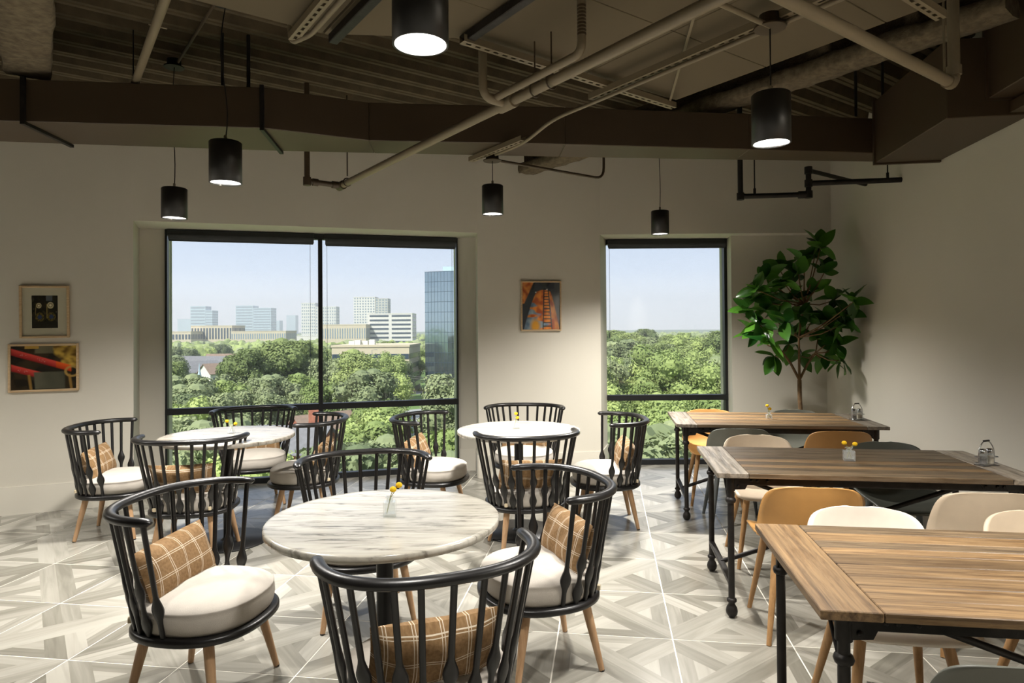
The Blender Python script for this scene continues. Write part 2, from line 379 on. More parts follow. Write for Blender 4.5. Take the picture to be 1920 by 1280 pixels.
ld = (Vector(W1) - Vector(L0)).normalized()
rt = random.Random(3)
for i in range(-14, 7):
    for j in range(-7, 12):
        corners = [TO + TS * Vector((cT * (i + a) - sT * (j + b), sT * (i + a) + cT * (j + b))) for a in (0, 1) for b in (0, 1)]
        c = sum(corners, Vector((0, 0))) / 4
        if c.x < -6.2 or c.x > xr(c.y) + .3 or c.y < 1.0: continue
        if c.x < -.66 * c.y - 1.2 or c.x > .9 * c.y + .9: continue
        if (c - Vector(L0)).dot(Vector((-ld.y, ld.x))) > (.35 if c.x < -3.4 else 9): continue
        if (c - G0).dot(gn) > .38 and c.x < .3: continue
        if c.y > 7.55: continue
        k = rt.randrange(5); q = rt.randrange(4)
        cut = [pl for pl in planes if any((p - Vector(pl[0])).dot(Vector(pl[1])) > 0 for p in corners) and (pl is not planes[0] or c.x < .2) and (pl is not planes[1] or c.x > -.4)]
        off = [(0, 0), (1, 0), (1, 1), (0, 1)][q]; o2 = corners[0] + TS * Vector((cT * off[0] - sT * off[1], sT * off[0] + cT * off[1]))
        mw = Matrix.Translation((o2.x, o2.y, 0)) @ Matrix.Rotation(TY + q * math.pi / 2, 4, 'Z')
        me = TM[k]
        if cut:
            bm = bmesh.new(); bm.from_mesh(me); bmesh.ops.transform(bm, matrix=mw, verts=bm.verts)
            for p0, n_ in cut:
                bmesh.ops.bisect_plane(bm, geom=list(bm.verts) + list(bm.edges) + list(bm.faces), plane_co=(*p0, 0), plane_no=(*n_, 0), clear_outer=True)
            if not bm.faces: bm.free(); continue
            me = me.copy(); bmesh.ops.transform(bm, matrix=mw.inverted(), verts=bm.verts); bm.to_mesh(me); bm.free()
        o = link('tile', me, floor); o.matrix_local = mw

# ---- windows
def window(name, a, b, mulls, stiles, parts_split):
    w_ = empty(name, (a.x, a.y, 0)); w_['kind'] = 'structure'
    d = (b - a); L = d.length; ang = math.atan2(d.y, d.x); w_.rotation_euler = (0, 0, ang)
    D = .075
    def bx(nm, x0, x1, z0, z1, dd=D, mt=M['frame'], y=.0):
        m = MB(); m.box(((x0 + x1) / 2, y, (z0 + z1) / 2), (x1 - x0, dd, z1 - z0)); return m.build(nm, mt, w_, bevel=.003, seg=1)
    bx('bottom_rail', 0, L, 0, .055); bx('top_rail', 0, L, 2.40, 2.455); bx('transom_bar', 0, L, .698, .757, .085)
    for x0, x1 in stiles: bx('stile', x0, x1, .055, 2.40)
    for x in mulls: bx('mullion', x - .021, x + .021, .055, 2.40, .09)
    xs = [0] + [m_ for m_ in mulls] + [L]
    for x0, x1 in zip(xs, xs[1:]):
        for z0, z1 in ((.05, .70), (.755, 2.41)):
            m = MB(); m.add([(x0, .012, z0), (x1, .012, z0), (x1, .012, z1), (x0, .012, z1)], [(0, 1, 2, 3)]); m.build('pane', M['glass'], w_)
    return w_, L
gx = lambda u, v: (Vector(ppl(u, v, (G0.x, G0.y, 0), (gn.x, gn.y, 0))).xy - G0).dot(gd)
wA, LA = window('window_1', G0, G1, [gx(601, 620)], [(0, .02), ((G1 - G0).length - .016, (G1 - G0).length)], None)
wB, LB = window('window_2', J0, J1, [], [(LB_ := (J1 - J0).length - .035, (J1 - J0).length)], None)
def blind(x0, x1, z0, win, label):
    o = empty('roller_blind', win.location, win.rotation_euler.z)
    m = MB(); m.box(((x0 + x1) / 2, -.06, 2.425), (x1 - x0, .055, .05)); m.build('head_rail', M['frame'], o, bevel=.004, seg=1)
    m = MB(); m.tube([(x0 + .01, -.062, (2.405 + z0) / 2 + .01), (x1 - .01, -.062, (2.405 + z0) / 2 + .01)], (2.41 - z0) / 2, 14); m.build('shade_roll', M['shade'], o)
    m = MB(); m.box(((x0 + x1) / 2, -.062, z0 + .004), (x1 - x0 - .03, .02, .014)); m.build('hem_bar', M['shade'], o)
    for k in (.025, x1 - x0 - .045):
        m = MB(); m.tube([(x0 + k, -.045, 2.40), (x0 + k, -.045, .95)], .0018, 5); m.build('cord', M['cord'], o)
    tag(o, label, 'blind')
mx_ = gx(601, 620)
blind(.03, mx_ - .05, 2.345, wA, 'dark grey roller blind rolled up over the pane nearest the two stacked pictures')
blind(mx_ + .04, LA - .02, 2.335, wA, 'dark grey roller blind rolled up above the pane showing the glass tower')
blind(.005, LB - .02, 2.355, wB, 'dark grey roller blind rolled up over the narrow window by the plant')

# ---- ceiling: ribbed deck
m = MB(); pitch = .205; Z0 = 3.3
def ab(s, t, z): return (A2.x * s + B2.x * t, A2.y * s + B2.y * t, z)
t = -7.0
prof = []
while t < 10:
    prof += [(t, Z0), (t + .028, Z0), (t + .034, Z0 + .008), (t + .044, Z0 + .008), (t + .05, Z0), (t + .078, Z0), (t + .105, Z0 + .07), (t + pitch - .027, Z0 + .07)]; t += pitch
vs = [ab(-9, p, z) for p, z in prof] + [ab(10, p, z) for p, z in prof]; n_ = len(prof)
m.add(vs, [(i, i + 1, n_ + i + 1, n_ + i) for i in range(n_ - 1)])
m.prism([ab(-9, -7, 0)[:2], ab(10, -7, 0)[:2], ab(10, 10, 0)[:2], ab(-9, 10, 0)[:2]], Z0 + .09, Z0 + .16)
struct(m.build('ceiling', M['deck']))

def spray_beam(a, b, wd, zb, ht, label):
    """wide flange beam under rough sprayed fireproofing"""
    a = Vector(a); b = Vector(b); d = (b - a).normalized(); n2 = Vector((-d.y, d.x)); L = (b - a).length; k = max(2, int(L / .06)); vs = []; fs = []
    sec = [(-.5, .03), (-.5, .0), (-.46, -.025), (-.25, -.03), (0, -.032), (.25, -.03), (.46, -.025), (.5, 0), (.5, .03), (.42, .06), (.15, .08), (.12, .2), (.12, 1), (-.12, 1), (-.12, .2), (-.15, .08), (-.42, .06)]
    for i in range(k + 1):
        p = a + d * (L * i / k)
        for j, (x, z) in enumerate(sec):
            q = noise.noise(Vector((p.x * 9 + x * 5, p.y * 9, z * 7 + j))) * .014
            z_ = zb + .03 + (z * ht if z > .15 else z) + q; x_ = x * wd + q
            vs.append((p.x + n2.x * x_, p.y + n2.y * x_, min(z_, Z0 + .06)))
    ns = len(sec)
    for i in range(k):
        for j in range(ns): fs.append((i * ns + j, i * ns + (j + 1) % ns, (i + 1) * ns + (j + 1) % ns, (i + 1) * ns + j))
    m = MB(); m.add(vs, fs, smooth=True); m.add(vs[:ns], [list(range(ns))]); m.add(vs[-ns:], [list(range(ns))[::-1]])
    return struct(tag(m.build('ceiling_beam', M['spray']), label))
c1 = pz(46, 60, 2.99); spray_beam((c1.x - B2.x * 4, c1.y - B2.y * 4), (c1.x + B2.x * .72, c1.y + B2.y * .72), .235, 2.99, .2, 'rough sprayed fireproofed steel beam above the wall with two pictures')
p1 = pz(1590, 128, 3.0); spray_beam((p1.x - B2.x * .8, p1.y - B2.y * .8), (p1.x + B2.x * 3.15, p1.y + B2.y * 3.15), .20, 3.0, .2, 'rough sprayed fireproofed steel beam crossing above the main duct')

# ---- ceiling boards (flat cloud hung below the deck)
ZP = 2.80
def st(p): return Vector(p).xy.dot(A2), Vector(p).xy.dot(B2)
sC, tC = st(pz(1262, 190, ZP)); sB, tB = st(pz(884, 73, ZP)); sA, tA = st(pz(603, 63, ZP)); sD, _ = st(pz(640, 64, ZP))
cloud = empty('ceiling_cloud', (0, 0, ZP)); 
tag(cloud, 'flat painted board ceiling panels hung under the dark ribbed deck', 'ceiling panel')
def board(poly):
    m = MB(); m.prism([ab(s, t_, 0)[:2] for s, t_ in poly], 0, .016); o = m.build('board', M['panel'], cloud, bevel=.002, seg=1)
t0 = tC - .02
tl = t0
while tl > t0 - 2.2:
    lo = tl - .58
    for s0, s1 in ((sB + .004, (sB + sC) / 2 - .002), ((sB + sC) / 2 + .002, sC)): board([(s0, lo + .003), (s1, lo + .003), (s1, tl), (s0, tl)])
    tl = lo
board([(sA + .01, tA), (sB - .004, tB), (sB - .004, tA - .6), (sA + .01, tA - .6)])
tl = tA - .6
while tl > tA - 3:
    board([(sA + .01, tl - .6 + .003), (sB - .004, tl - .6 + .003), (sB - .004, tl), (sA + .01, tl)]); tl -= .6
tl = tA
while tl > tA - 3:
    board([(sA - 1.4, tl - .6 + .003), (sA, tl - .6 + .003), (sA, tl), (sA - 1.4, tl)]); tl -= .6

# ---- ducts
def duct_run(pts_f, pts_b, z0, z1, name, label):
    o = empty(name, (0, 0, 0))
    for k in range(len(pts_f) - 1):
        f0, f1, b0, b1 = pts_f[k], pts_f[k + 1], pts_b[k], pts_b[k + 1]
        m = MB(); m.prism([tuple(f0), tuple(f1), tuple(b1), tuple(b0)], z0, z1); m.build('duct_section', M['duct'], o, bevel=.004, seg=1)
    for k in range(len(pts_f)):
        f, b = Vector(pts_f[k]), Vector(pts_b[k]); d = (b - f).normalized(); f2 = f - d * .018; b2 = b + d * .018
        nrm = Vector((d.y, -d.x)) * .012
        m = MB(); m.prism([tuple(f2 - nrm), tuple(f2 + nrm), tuple(b2 + nrm), tuple(b2 - nrm)], z0 - .018, z0); m.prism([tuple(f2 - nrm), tuple(f2 + nrm), tuple(f + nrm), tuple(f - nrm)], z0, z1 + .01)
        if k in (1, 2): m.build('flange', M['iron'], o)
    return tag(o, label, 'duct')
ZD = 2.70
fr = [pz(-160, 222, ZD), pz(45, 228, ZD), pz(492, 240, ZD), pz(692, 263.5, ZD), pz(1060, 270.5, ZD), pz(1405, 280, ZD), pz(1637, 287, ZD)]
bk = [pz(-90, 262, ZD), pz(132, 270, ZD), pz(527, 283, ZD), pz(702, 287, ZD), pz(1048, 294, ZD), pz(1378, 299.5, ZD), pz(1640, 303, ZD)]
duct_run([p.xy for p in fr], [p.xy for p in bk], ZD, 2.945, 'air_duct', 'long brown rectangular air duct running in front of the window wall')
a_ = pz(1641, 306, 2.625).xy; d_ = pz(1776, 222, 2.625).xy
e_ = d_ + U2 * .425; b_ = a_ + U2 * .42
o = empty('duct_box'); 
m = MB(); m.prism([tuple(a_), tuple(d_), tuple(e_), tuple(b_)], 2.625, 3.06); m.build('box_body', M['duct'], o, bevel=.004, seg=1)
m = MB(); m.prism([tuple(a_ + V2 * .012 - U2 * .012), tuple(a_ - V2 * .012 - U2 * .012), tuple(b_ - V2 * .012), tuple(b_ + V2 * .012)], 2.613, 3.07); m.build('collar', M['duct'], o)
m = MB(); e2 = (d_ + e_) / 2 + U2 * .1; m.prism([tuple(e2), tuple(e2 - V2 * 2.2), tuple(e2 - V2 * 2.2 + U2 * .1), tuple(e2 + U2 * .1)], 2.64, 2.7); m.build('lower_section', M['duct'], o)
tag(o, 'bulky brown duct box where the long duct meets the plain wall', 'duct')
c2 = pz(1848, 188, 2.72).xy
o = empty('overhead_duct'); m = MB(); m.prism([tuple(c2), tuple(c2 - V2 * 2.6), tuple(c2 - V2 * 2.6 + U2 * .235), tuple(c2 + U2 * .235)], 2.72, 3.17); m.build('duct_section', M['duct'], o, bevel=.004, seg=1)
m = MB(); m.prism([tuple(c2 - U2 * .012), tuple(c2 - V2 * .03 - U2 * .012), tuple(c2 - V2 * .03 + U2 * .235), tuple(c2 + U2 * .235)], 2.708, 3.17); m.build('flange', M['duct'], o)
tag(o, 'higher brown duct running along the top of the plain wall above the duct box', 'duct')

# ---- pipes, struts
def arc(pts, r=.05, k=5):
    """round the corners of a polyline"""
    pts = [Vector(p) for p in pts]; out = [pts[0]]
    for i in range(1, len(pts) - 1):
        a, b, c = pts[i - 1], pts[i], pts[i + 1]; u = (a - b).normalized(); v = (c - b).normalized(); rr = min(r, (a - b).length * .45, (c - b).length * .45)
        p, q = b + u * rr, b + v * rr
        for j in range(k + 1):
            t_ = j / k; out.append(p * (1 - t_) ** 2 + b * 2 * t_ * (1 - t_) + q * t_ ** 2)
    return out + [pts[-1]]
def fit(m, p, d, r, L): d = Vector(d).normalized(); p = Vector(p); m.tube([p - d * L, p + d * L], r, 12)
b3 = Vector((B2.x, B2.y, 0)); a3 = Vector((A2.x, A2.y, 0)); up3 = Vector((0, 0, 1))
zp = 2.58
q0 = pz(640, 348, zp); q1 = pz(960, 189, zp); far = q0 - b3 * 3.9; ql = q0 - a3 * .26; q2 = Vector((ql.x, ql.y, 3.3))
o = empty('sprinkler_main'); r_ = .024
m = MB(); m.tube([q0 + b3 * .02, far], r_, 12); m.build('pipe', M['pipe'], o)
m = MB(); m.tube(arc([q0, ql, q2], .05), .02, 10); m.build('branch_pipe', M['duct'], o)
for f_ in ((q0, b3, .033, .045), (ql, up3, .029, .03), (ql + a3 * .06, a3, .028, .02), (q0 - a3 * .05, a3, .028, .022)): m = MB(); fit(m, *f_); m.build('fitting', M['duct'], o)
h0 = q0 - b3 * .12
m = MB(); m.tube([h0 + up3 * .05, h0 + up3 * .65], .005, 6); m.build('hanger_rod', M['duct'], o)
m = MB(); m.tube([h0 + a3 * .03 * math.cos(x) + up3 * (.03 * math.sin(x) + .004) for x in [i * math.pi / 8 for i in range(17)]], .004, 6); m.build('clevis', M['duct'], o)
tee = pz(935, 190, zp); t1 = tee + up3 * .0
pA = q0 + (tee - q0).project(-b3)
m = MB(); fit(m, pA, b3, .034, .06); m.build('tee_fitting', M['pipe'], o)
br = pA - a3 * .12; riser = Vector((br.x, br.y, 3.2))
m = MB(); m.tube(arc([pA, br - a3 * .02, Vector((br.x, br.y, 0)) - a3 * .02 + up3 * 3.3], .07), .021, 10); m.build('riser_pipe', M['pipe'], o)
n0 = pA - a3 * .07 + up3 * .012; n1 = n0 - b3 * .62
m = MB(); m.tube(arc([n0, n1, n1 + up3 * .24], .05), .018, 10); m.build('drop_pipe', M['pipe'], o)
m = MB()
for k in range(9): m.tube([n1 + up3 * (.07 + k * .014), n1 + up3 * (.079 + k * .014)], .019, 10)
m.build('flexible_joint', M['duct'], o)
for s_ in (.22, .34):
    h = pA - b3 * s_; m = MB(); m.tube([h + a3 * .03 * math.cos(x) + up3 * (.034 * math.sin(x)) for x in [i * math.pi / 8 for i in range(17)]], .004, 6); m.tube([h + up3 * .034, h + up3 * .6], .004, 6); m.build('hanger', M['duct'], o)
tag(o, 'thick tan sprinkler pipe slanting under the long duct with tee and riser', 'pipe')
# pipe along the other ceiling direction, by the duct box
zq = 2.555; r1 = pz(1789, 158, zq); r0 = r1 - a3 * 1.45
o = empty('sprinkler_pipe'); m = MB(); m.tube(arc([r0, r1, r1 + up3 * .65], .045), .024, 12); m.build('pipe', M['pipe'], o)
for f_ in ((r1 - a3 * .05, a3, .03, .02), (r1 + up3 * .06, up3, .03, .02)): m = MB(); fit(m, *f_); m.build('elbow_collar', M['pipe'], o)
m = MB(); m.tube([r1 - a3 * .1 + up3 * .02, r1 - a3 * .1 + up3 * .65], .005, 6); m.build('hanger_rod', M['pipe'], o)
tag(o, 'thick tan sprinkler pipe bending upward beside the duct box', 'pipe')
# dark wall pipes near the corner
wn = (1, -.146, 0); wp = (3.30, 6.73, 0)
e1 = ppl(1690, 337, wp, wn); e2 = ppl(1612, 355, wp, wn); s1 = e1 - Vector((U2.x, U2.y, 0)) * .69; s2 = Vector((s1.x, s1.y, e2.z)); e2b = s2 + a3 * .92
low = Vector((s1.x, s1.y, 2.545)); l2 = low - Vector((U2.x, U2.y, 0)) * .53; l2.y = low.y + .06
o = empty('wall_pipe'); r_ = .021
m = MB(); m.tube([s1, e1], r_, 10); m.build('pipe', M['iron'], o)
m = MB(); m.tube([s2, e2b], .017, 10); m.build('upper_pipe', M['iron'], o)
m = MB(); m.tube(arc([s2, low, l2, l2 + up3 * .75], .045), r_, 10); m.build('drop_pipe', M['iron'], o)
for p_, d in ((s1, up3), (s2, up3), (low, up3), (l2, up3), (low - Vector((U2.x, U2.y, 0)) * .05, Vector((U2.x, U2.y, 0)))): m = MB(); fit(m, p_, d, .03, .028); m.build('fitting', M['iron'], o)
for p_ in (l2 + Vector((U2.x, U2.y, 0)) * .11, e1 - Vector((U2.x, U2.y, 0)) * .1):
    m = MB(); m.tube([p_, p_ + up3 * .7], .005, 6); m.tube([p_, p_ + up3 * .06], .011, 8); m.build('hanger_rod', M['iron'], o)
tag(o, 'dark stepped sprinkler pipe reaching the plain wall above the plant', 'pipe')
# left pipe and conduits
l1 = pz(253, 156, 2.975)
o = empty('overhead_pipe'); m = MB(); m.tube([l1, l1 - b3 * 3], .022, 12); m.build('pipe', M['pipe'], o); m = MB(); g_ = l1 - b3 * .9; m.tube([g_ + up3 * .02, g_ + up3 * .25], .005, 6); m.tube([g_ - a3 * .03, g_ + a3 * .05], .005, 6); m.build('hanger', M['pipe'], o)
tag(o, 'pale pipe running above the long duct near the hanging lamps by the wide window', 'pipe')
def conduit(pts, r, label, mt='pipe', rad=.1):
    m = MB(); m.tube(arc(pts, rad), r, 8); return tag(m.build('conduit', M[mt]), label, 'conduit')
def strut(p0, p1, label, wd=.041, dp=.03, mt='pipe'):
    """slotted channel, slots are real holes in its lower face"""
    p0, p1 = Vector(p0), Vector(p1); d = (p1 - p0); L = d.length; d.normalize(); x = d.cross(up3).normalized(); m = MB()
    R3 = Matrix((x, d, up3)).transposed()
    def bx(cx, cy, cz, sx_, sy_, sz_): m.box(p0 + x * cx + d * cy + up3 * cz, (sx_, sy_, sz_), R3)
    for s_ in (-1, 1):
        bx(s_ * (wd / 2 - .001), L / 2, dp / 2, .002, L, dp); bx(s_ * (wd / 2 - .007), L / 2, 0, .014, L, .002)
    k = 0; y = .011
    while y < L: bx(0, y, 0, wd - .026, .022, .002); y += .05
    return tag(m.build('slotted_strut', M[mt]), label, 'strut')
s1a = pz(866, 79, 2.745); strut(s1a, pz(1263, 203, 2.745), 'slotted steel channel along the edge of the ceiling boards')
g0 = pz(1108, 187, 2.72); strut(g0, g0 - b3 * 2.6, 'slotted steel channel crossing the ceiling boards above a hanging lamp')
g3 = pz(883, 303, 2.665); strut(g3, g3 - b3 * .62, 'short slotted channel carrying the lamp in front of the tank picture')
g4 = pz(1765, 36, 2.745); strut(g4 - a3 * 1.2, g4, 'slotted channel end beside the vertical sprinkler pipe')
g5 = pz(549, 76, 2.755); strut(g5, g5 - b3 * 1.6, 'slotted channel under the boards with a pipe clamped along it')
conduit([g5 + up3 * .3 - a3 * .02, g5 - a3 * .0 + b3 * .03, g5 + a3 * .045 - b3 * .1, g5 + a3 * .045 - b3 * 1.8], .012, 'thin conduit clamped beside a slotted channel under the boards', rad=.04)
def black_bar(p0, L, label):
    m = MB(); m.bar(p0, Vector(p0) - b3 * L, .04, .04); return tag(m.build('channel_bar', M['iron'], bevel=.003, seg=1), label, 'strut')
black_bar(pz(624, 74, 2.76), 1.6, 'plain dark channel bar beside the large hanging lamp')
black_bar(pz(868, 78, 2.775), 1.6, 'plain dark channel bar meeting the end of the slotted channel')
m = MB(); m.bar(pz(1254, 197, 2.77), pz(1312, -8, 2.785), .012, .006); tag(m.build('seam_strip', M['pipe']), 'thin metal strip lying across the ceiling boards', 'strip')
cA = g3 - b3 * .2; kA = pz(1036, 224, 2.70); kB = pz(990, 262, 2.66)
conduit([g0 - b3 * 2.4 + a3 * .045, kA, kB + b3 * .0, g3 - b3 * .5 + a3 * .04, g3 - b3 * .25 + a3 * .04], .0105, 'thin conduit following the slotted channel then dipping under the long duct', rad=.12)
P5 = (-.127, 4.48)
c5 = Vector((P5[0], P5[1], 2.655)); cb = c5 + a3 * 1.05
conduit([c5, cb, cb + up3 * .35], .010, 'thin dark conduit from the lamp canopy bending up behind the duct', 'duct', .09)
conduit([pz(404, 4, 3.27), pz(329, 124, 3.27)], .009, 'thin conduit leading to the canopy above the duct near the stacked pictures', 'duct')
P3 = (1.05, 2.62)
c3 = Vector((P3[0], P3[1], 2.70)); conduit([c3 - a3 * .55, c3], .011, 'thin conduit stub entering the canopy of the lamp near the duct box')
def rod(u, v0_, y, label, top=3.3, r=.006):
    p = py(u, v0_, y); m = MB(); m.tube([p, (p.x, p.y, top)], r, 6); return tag(m.build('hanger_rod', M['iron']), label, 'rod')
rod(417, 160, 3.95, 'thin dark hanger rod rising from the duct beside a lamp cable', r=.009); rod(466, 163, 3.98, 'thin hanger rod rising from the duct below the ribbed deck', r=.011)
rod(1605, 218, 4.6, 'thin hanger rod above the long duct next to the duct box', r=.01); rod(1655, 180, 4.45, 'short dark hanger rod over the duct box top edge', r=.009)
rod(250, 150, 3.9, 'very thin hanger rod beside the pale overhead pipe', r=.004)

# ---- pendant lamps
def pendant(x, y, zb, ztop, label, power, canopy_z=None, D=.15, Hh=.20, wob=.006):
    o = empty('pendant_lamp', (x, y, zb)); r = D / 2
    m = MB(); m.lathe([(r - .006, .0), (r, .0), (r, Hh - .004), (r - .004, Hh), (.0, Hh)], n=36, cap=False); m.build('shade', M['pendant'], o)
    m = MB(); m.lathe([(r - .006, .0), (r - .008, .012), (r - .008, .03)], n=36, cap=False); m.build('inner_rim', M['steel'], o)
    m = MB(); m.lathe([(.0, .010), (r - .008, .010)], n=36, smooth=False, cap=False); m.build('lens', M['lamp'], o)
    L = ztop - zb
    m = MB(); m.tube([(wob * math.sin(t_ * 7), wob * math.cos(t_ * 5) - wob, Hh + (L - Hh) * t_) for t_ in [i / 10 for i in range(11)]], .003, 6); m.build('cable', M['cord'] if False else M['iron'], o)
    m = MB(); m.lathe([(.008, Hh), (.008, Hh + .03), (.004, Hh + .035)], n=10); m.build('cable_grip', M['steel'], o)
    m = MB(); m.lathe([(.062, L), (.064, L + .006), (.045, L + .008), (.042, L + .055), (.001, L + .055)], n=24); m.build('canopy', M['iron'] if ztop > 3 else M['duct'], o)
    li = bpy.data.lights.new('lamp_light', 'SPOT'); lo = bpy.data.objects.new('lamp_light', li); COL.objects.link(lo); lo.parent = o; lo.location = (0, 0, -.012)
    li.energy = power; li.spot_size = R(143); li.spot_blend = .95; li.shadow_soft_size = .085; li.color = (1, .955, .89)
    return tag(o, label, 'pendant lamp', 'black cylinder pendant lamps')
LP = 240
pendant(-.238, 1.73, 2.245, 2.79, 'black cylinder pendant lamp hanging over the marble table farthest from the windows', LP * .45, wob=.0)
pendant(-1.385, 3.16, 2.205, 3.08, 'black cylinder pendant lamp on a bent cable in front of the long duct', LP * .78, wob=.012)
pendant(P3[0], P3[1], 2.225, 2.69, 'black cylinder pendant lamp hanging over the reclaimed wood tables from a round canopy', LP * .85, wob=.0)
pendant(-2.234, 4.32, 2.237, 3.24, 'black cylinder pendant lamp hanging before the wide window corner by the stacked pictures', LP * 1.6, D=.158, wob=.006)
pendant(P5[0], P5[1], 2.275, 2.643, 'black cylinder pendant lamp on a short cable near the tank picture', LP * 1.6, D=.147, wob=.0)
pendant(1.27, 5.56, 2.285, 3.3, 'black cylinder pendant lamp hanging before the narrow window', LP * 1.95, wob=.004)
for x, y, p_, lab in ((2.3, 1.3, 1.15, 'black cylinder pendant lamp added unseen past the empty wood table to brighten the room'), (-4.2, 3.4, 1.0, 'black cylinder pendant lamp before the wall with the stacked pictures, beyond the grey marble table'), (-.4, -1.2, .3, 'black cylinder pendant lamp added unseen on the room entrance side as fill light')):
    pendant(x, y, 2.24, 3.29, lab, LP * p_)  # unseen lamps added for light; the one by the pictures follows their shadows

# ------------------------------------------------------------------ spindle armchairs
RA, RB, RP, RPH = .340, .2845, .853, R(93.3); RZ = .79
def spw(x, p): return math.copysign(abs(x) ** p, x)
def rail_pt(t): return Vector((RA * spw(math.sin(t), RP), -RB * spw(math.cos(t), RP), RZ))
def ring_pt(a, z=.33, off=0):          # a=0 back, pi front
    hw, hd, cy = .268 + off, .262 + off, .03
    return Vector((hw * spw(math.sin(a), .84), cy - hd * spw(math.cos(a), .84), z))
NSP = 15
def spindle_mesh(k):
    t = -RPH * .965 + 2 * RPH * .965 * k / (NSP - 1)
    top = rail_pt(t); bot = ring_pt(t * .98, .318, -.018)
    d = top - bot; L = d.length; d.normalize()
    tang = (rail_pt(t + .02) - rail_pt(t - .02)).normalized(); tang = (tang - d * tang.dot(d)).normalized(); nor = d.cross(tang)
    bulges = [.27] if k % 2 == 0 else [.13, .395]
    ss = sorted(set([0, .5, .6, .8, 1.0] + [round(b + o, 4) for b in bulges for o in (-.115, -.085, -.055, -.025, 0, .025, .055, .085, .115)]))
    vs = []; m = MB()
    sec = [(-1, -.55), (-.55, -1), (.55, -1), (1, -.55), (1, .55), (.55, 1), (-.55, 1), (-1, .55)]
    ss = [s_ for s_ in ss if 0 <= s_ <= 1]
    for s_ in ss:
        wd = .0088 + .001 * s_; th = .0075
        for b in bulges:
            q = max(0, 1 - abs(s_ - b) / .115); q = q * q * (3 - 2 * q); wd += .0145 * q; th += .002 * q
        p = bot + d * (L * s_)
        for x, y in sec: vs.append(p + tang * x * wd + nor * y * th)
    fs = [(i * 8 + j, i * 8 + (j + 1) % 8, (i + 1) * 8 + (j + 1) % 8, (i + 1) * 8 + j) for i in range(len(ss) - 1) for j in range(8)]
    m.add(vs, fs, smooth=True); return m
def armchair():
    o = empty('spindle_armchair')
    for k in range(NSP): spindle_mesh(k).build('spindle', M['black'], o)
    m = MB(); n = 40; pts = [rail_pt(-RPH + 2 * RPH * i / n) for i in range(n + 1)]
    rs = [1] * (n + 1); rs[0] = rs[-1] = .55
    e0 = pts[0] + (pts[0] - pts[1]).normalized() * .012; e1 = pts[-1] + (pts[-1] - pts[-2]).normalized() * .012
    m.tube([e0] + pts + [e1], [.006] + [.0205 * x if x == 1 else .018 for x in rs] + [.006], 12, flat=(1.12, .84)); m.build('top_rail', M['black'], o)
    m = MB(); n = 56; vs = []; fs = []
    prof = [(-.03, .298), (-.006, .298), (.004, .306), (.004, .322), (-.004, .330), (-.05, .330)]
    for i in range(n):
        a = 2 * math.pi * i / n
        for off, z in prof: vs.append(ring_pt(a, z, off))
    q = len(prof)
    for i in range(n):
        for j in range(q - 1): fs.append((i * q + j, ((i + 1) % n) * q + j, ((i + 1) % n) * q + j + 1, i * q + j + 1))
    m.add(vs, fs, smooth=True); m.add([vs[i * q] for i in range(n)], [list(range(n))]); m.add([vs[i * q + q - 1] for i in range(n)], [list(range(n))[::-1]]); m.build('seat_frame', M['black'], o)
    m = MB(); vs = []; fs = []
    prof = [(-.055, .328), (-.028, .330), (-.018, .345), (-.013, .37), (-.014, .398), (-.018, .412), (-.0155, .4165), (-.019, .421), (-.035, .432), (-.07, .443), (-.12, .451), (-.18, .456), (-.24, .458)]
    for i in range(n):
        a = 2 * math.pi * i / n; cr = .004 * math.sin(a * 9) * math.sin(a * 4 + 1)
        for off, z in prof: vs.append(ring_pt(a, z + (cr if .34 < z < .40 else 0), off))
    q = len(prof)
    for i in range(n):
        for j in range(q - 1): fs.append((i * q + j, ((i + 1) % n) * q + j, ((i + 1) % n) * q + j + 1, i * q + j + 1))
    m.add(vs, fs, smooth=True); m.add([vs[i * q + q - 1] for i in range(n)], [list(range(n))]); pad = m.build('seat_pad', M['linen'], o)
    for sx_ in (-1, 1):
        m = MB(); p = ring_pt(sx_ * .62, .352, .0); m.box(p, (.02, .018, .022), sx_ * .6); m.build('seat_tie', M['tag'], pad, bevel=.002, seg=1)
    for sx_ in (-1, 1):
        for (ty, fy, tx, fx) in ((-.13, -.19, .155, .197), (.15, .21, .175, .225)):
            a = Vector((sx_ * tx, ty, .30)); b = Vector((sx_ * fx, fy, .004)); m = MB(); m.tube([a, a.lerp(b, .3), b], [.021, .0195, .0125], 12); l = m.build('leg', M['beech'], o)
            m = MB(); m.tube([b + Vector((0, 0, .004)), (b.x, b.y, 0)], [.0128, .0118], 10); m.build('glide', M['blackmetal'], l)
    return o
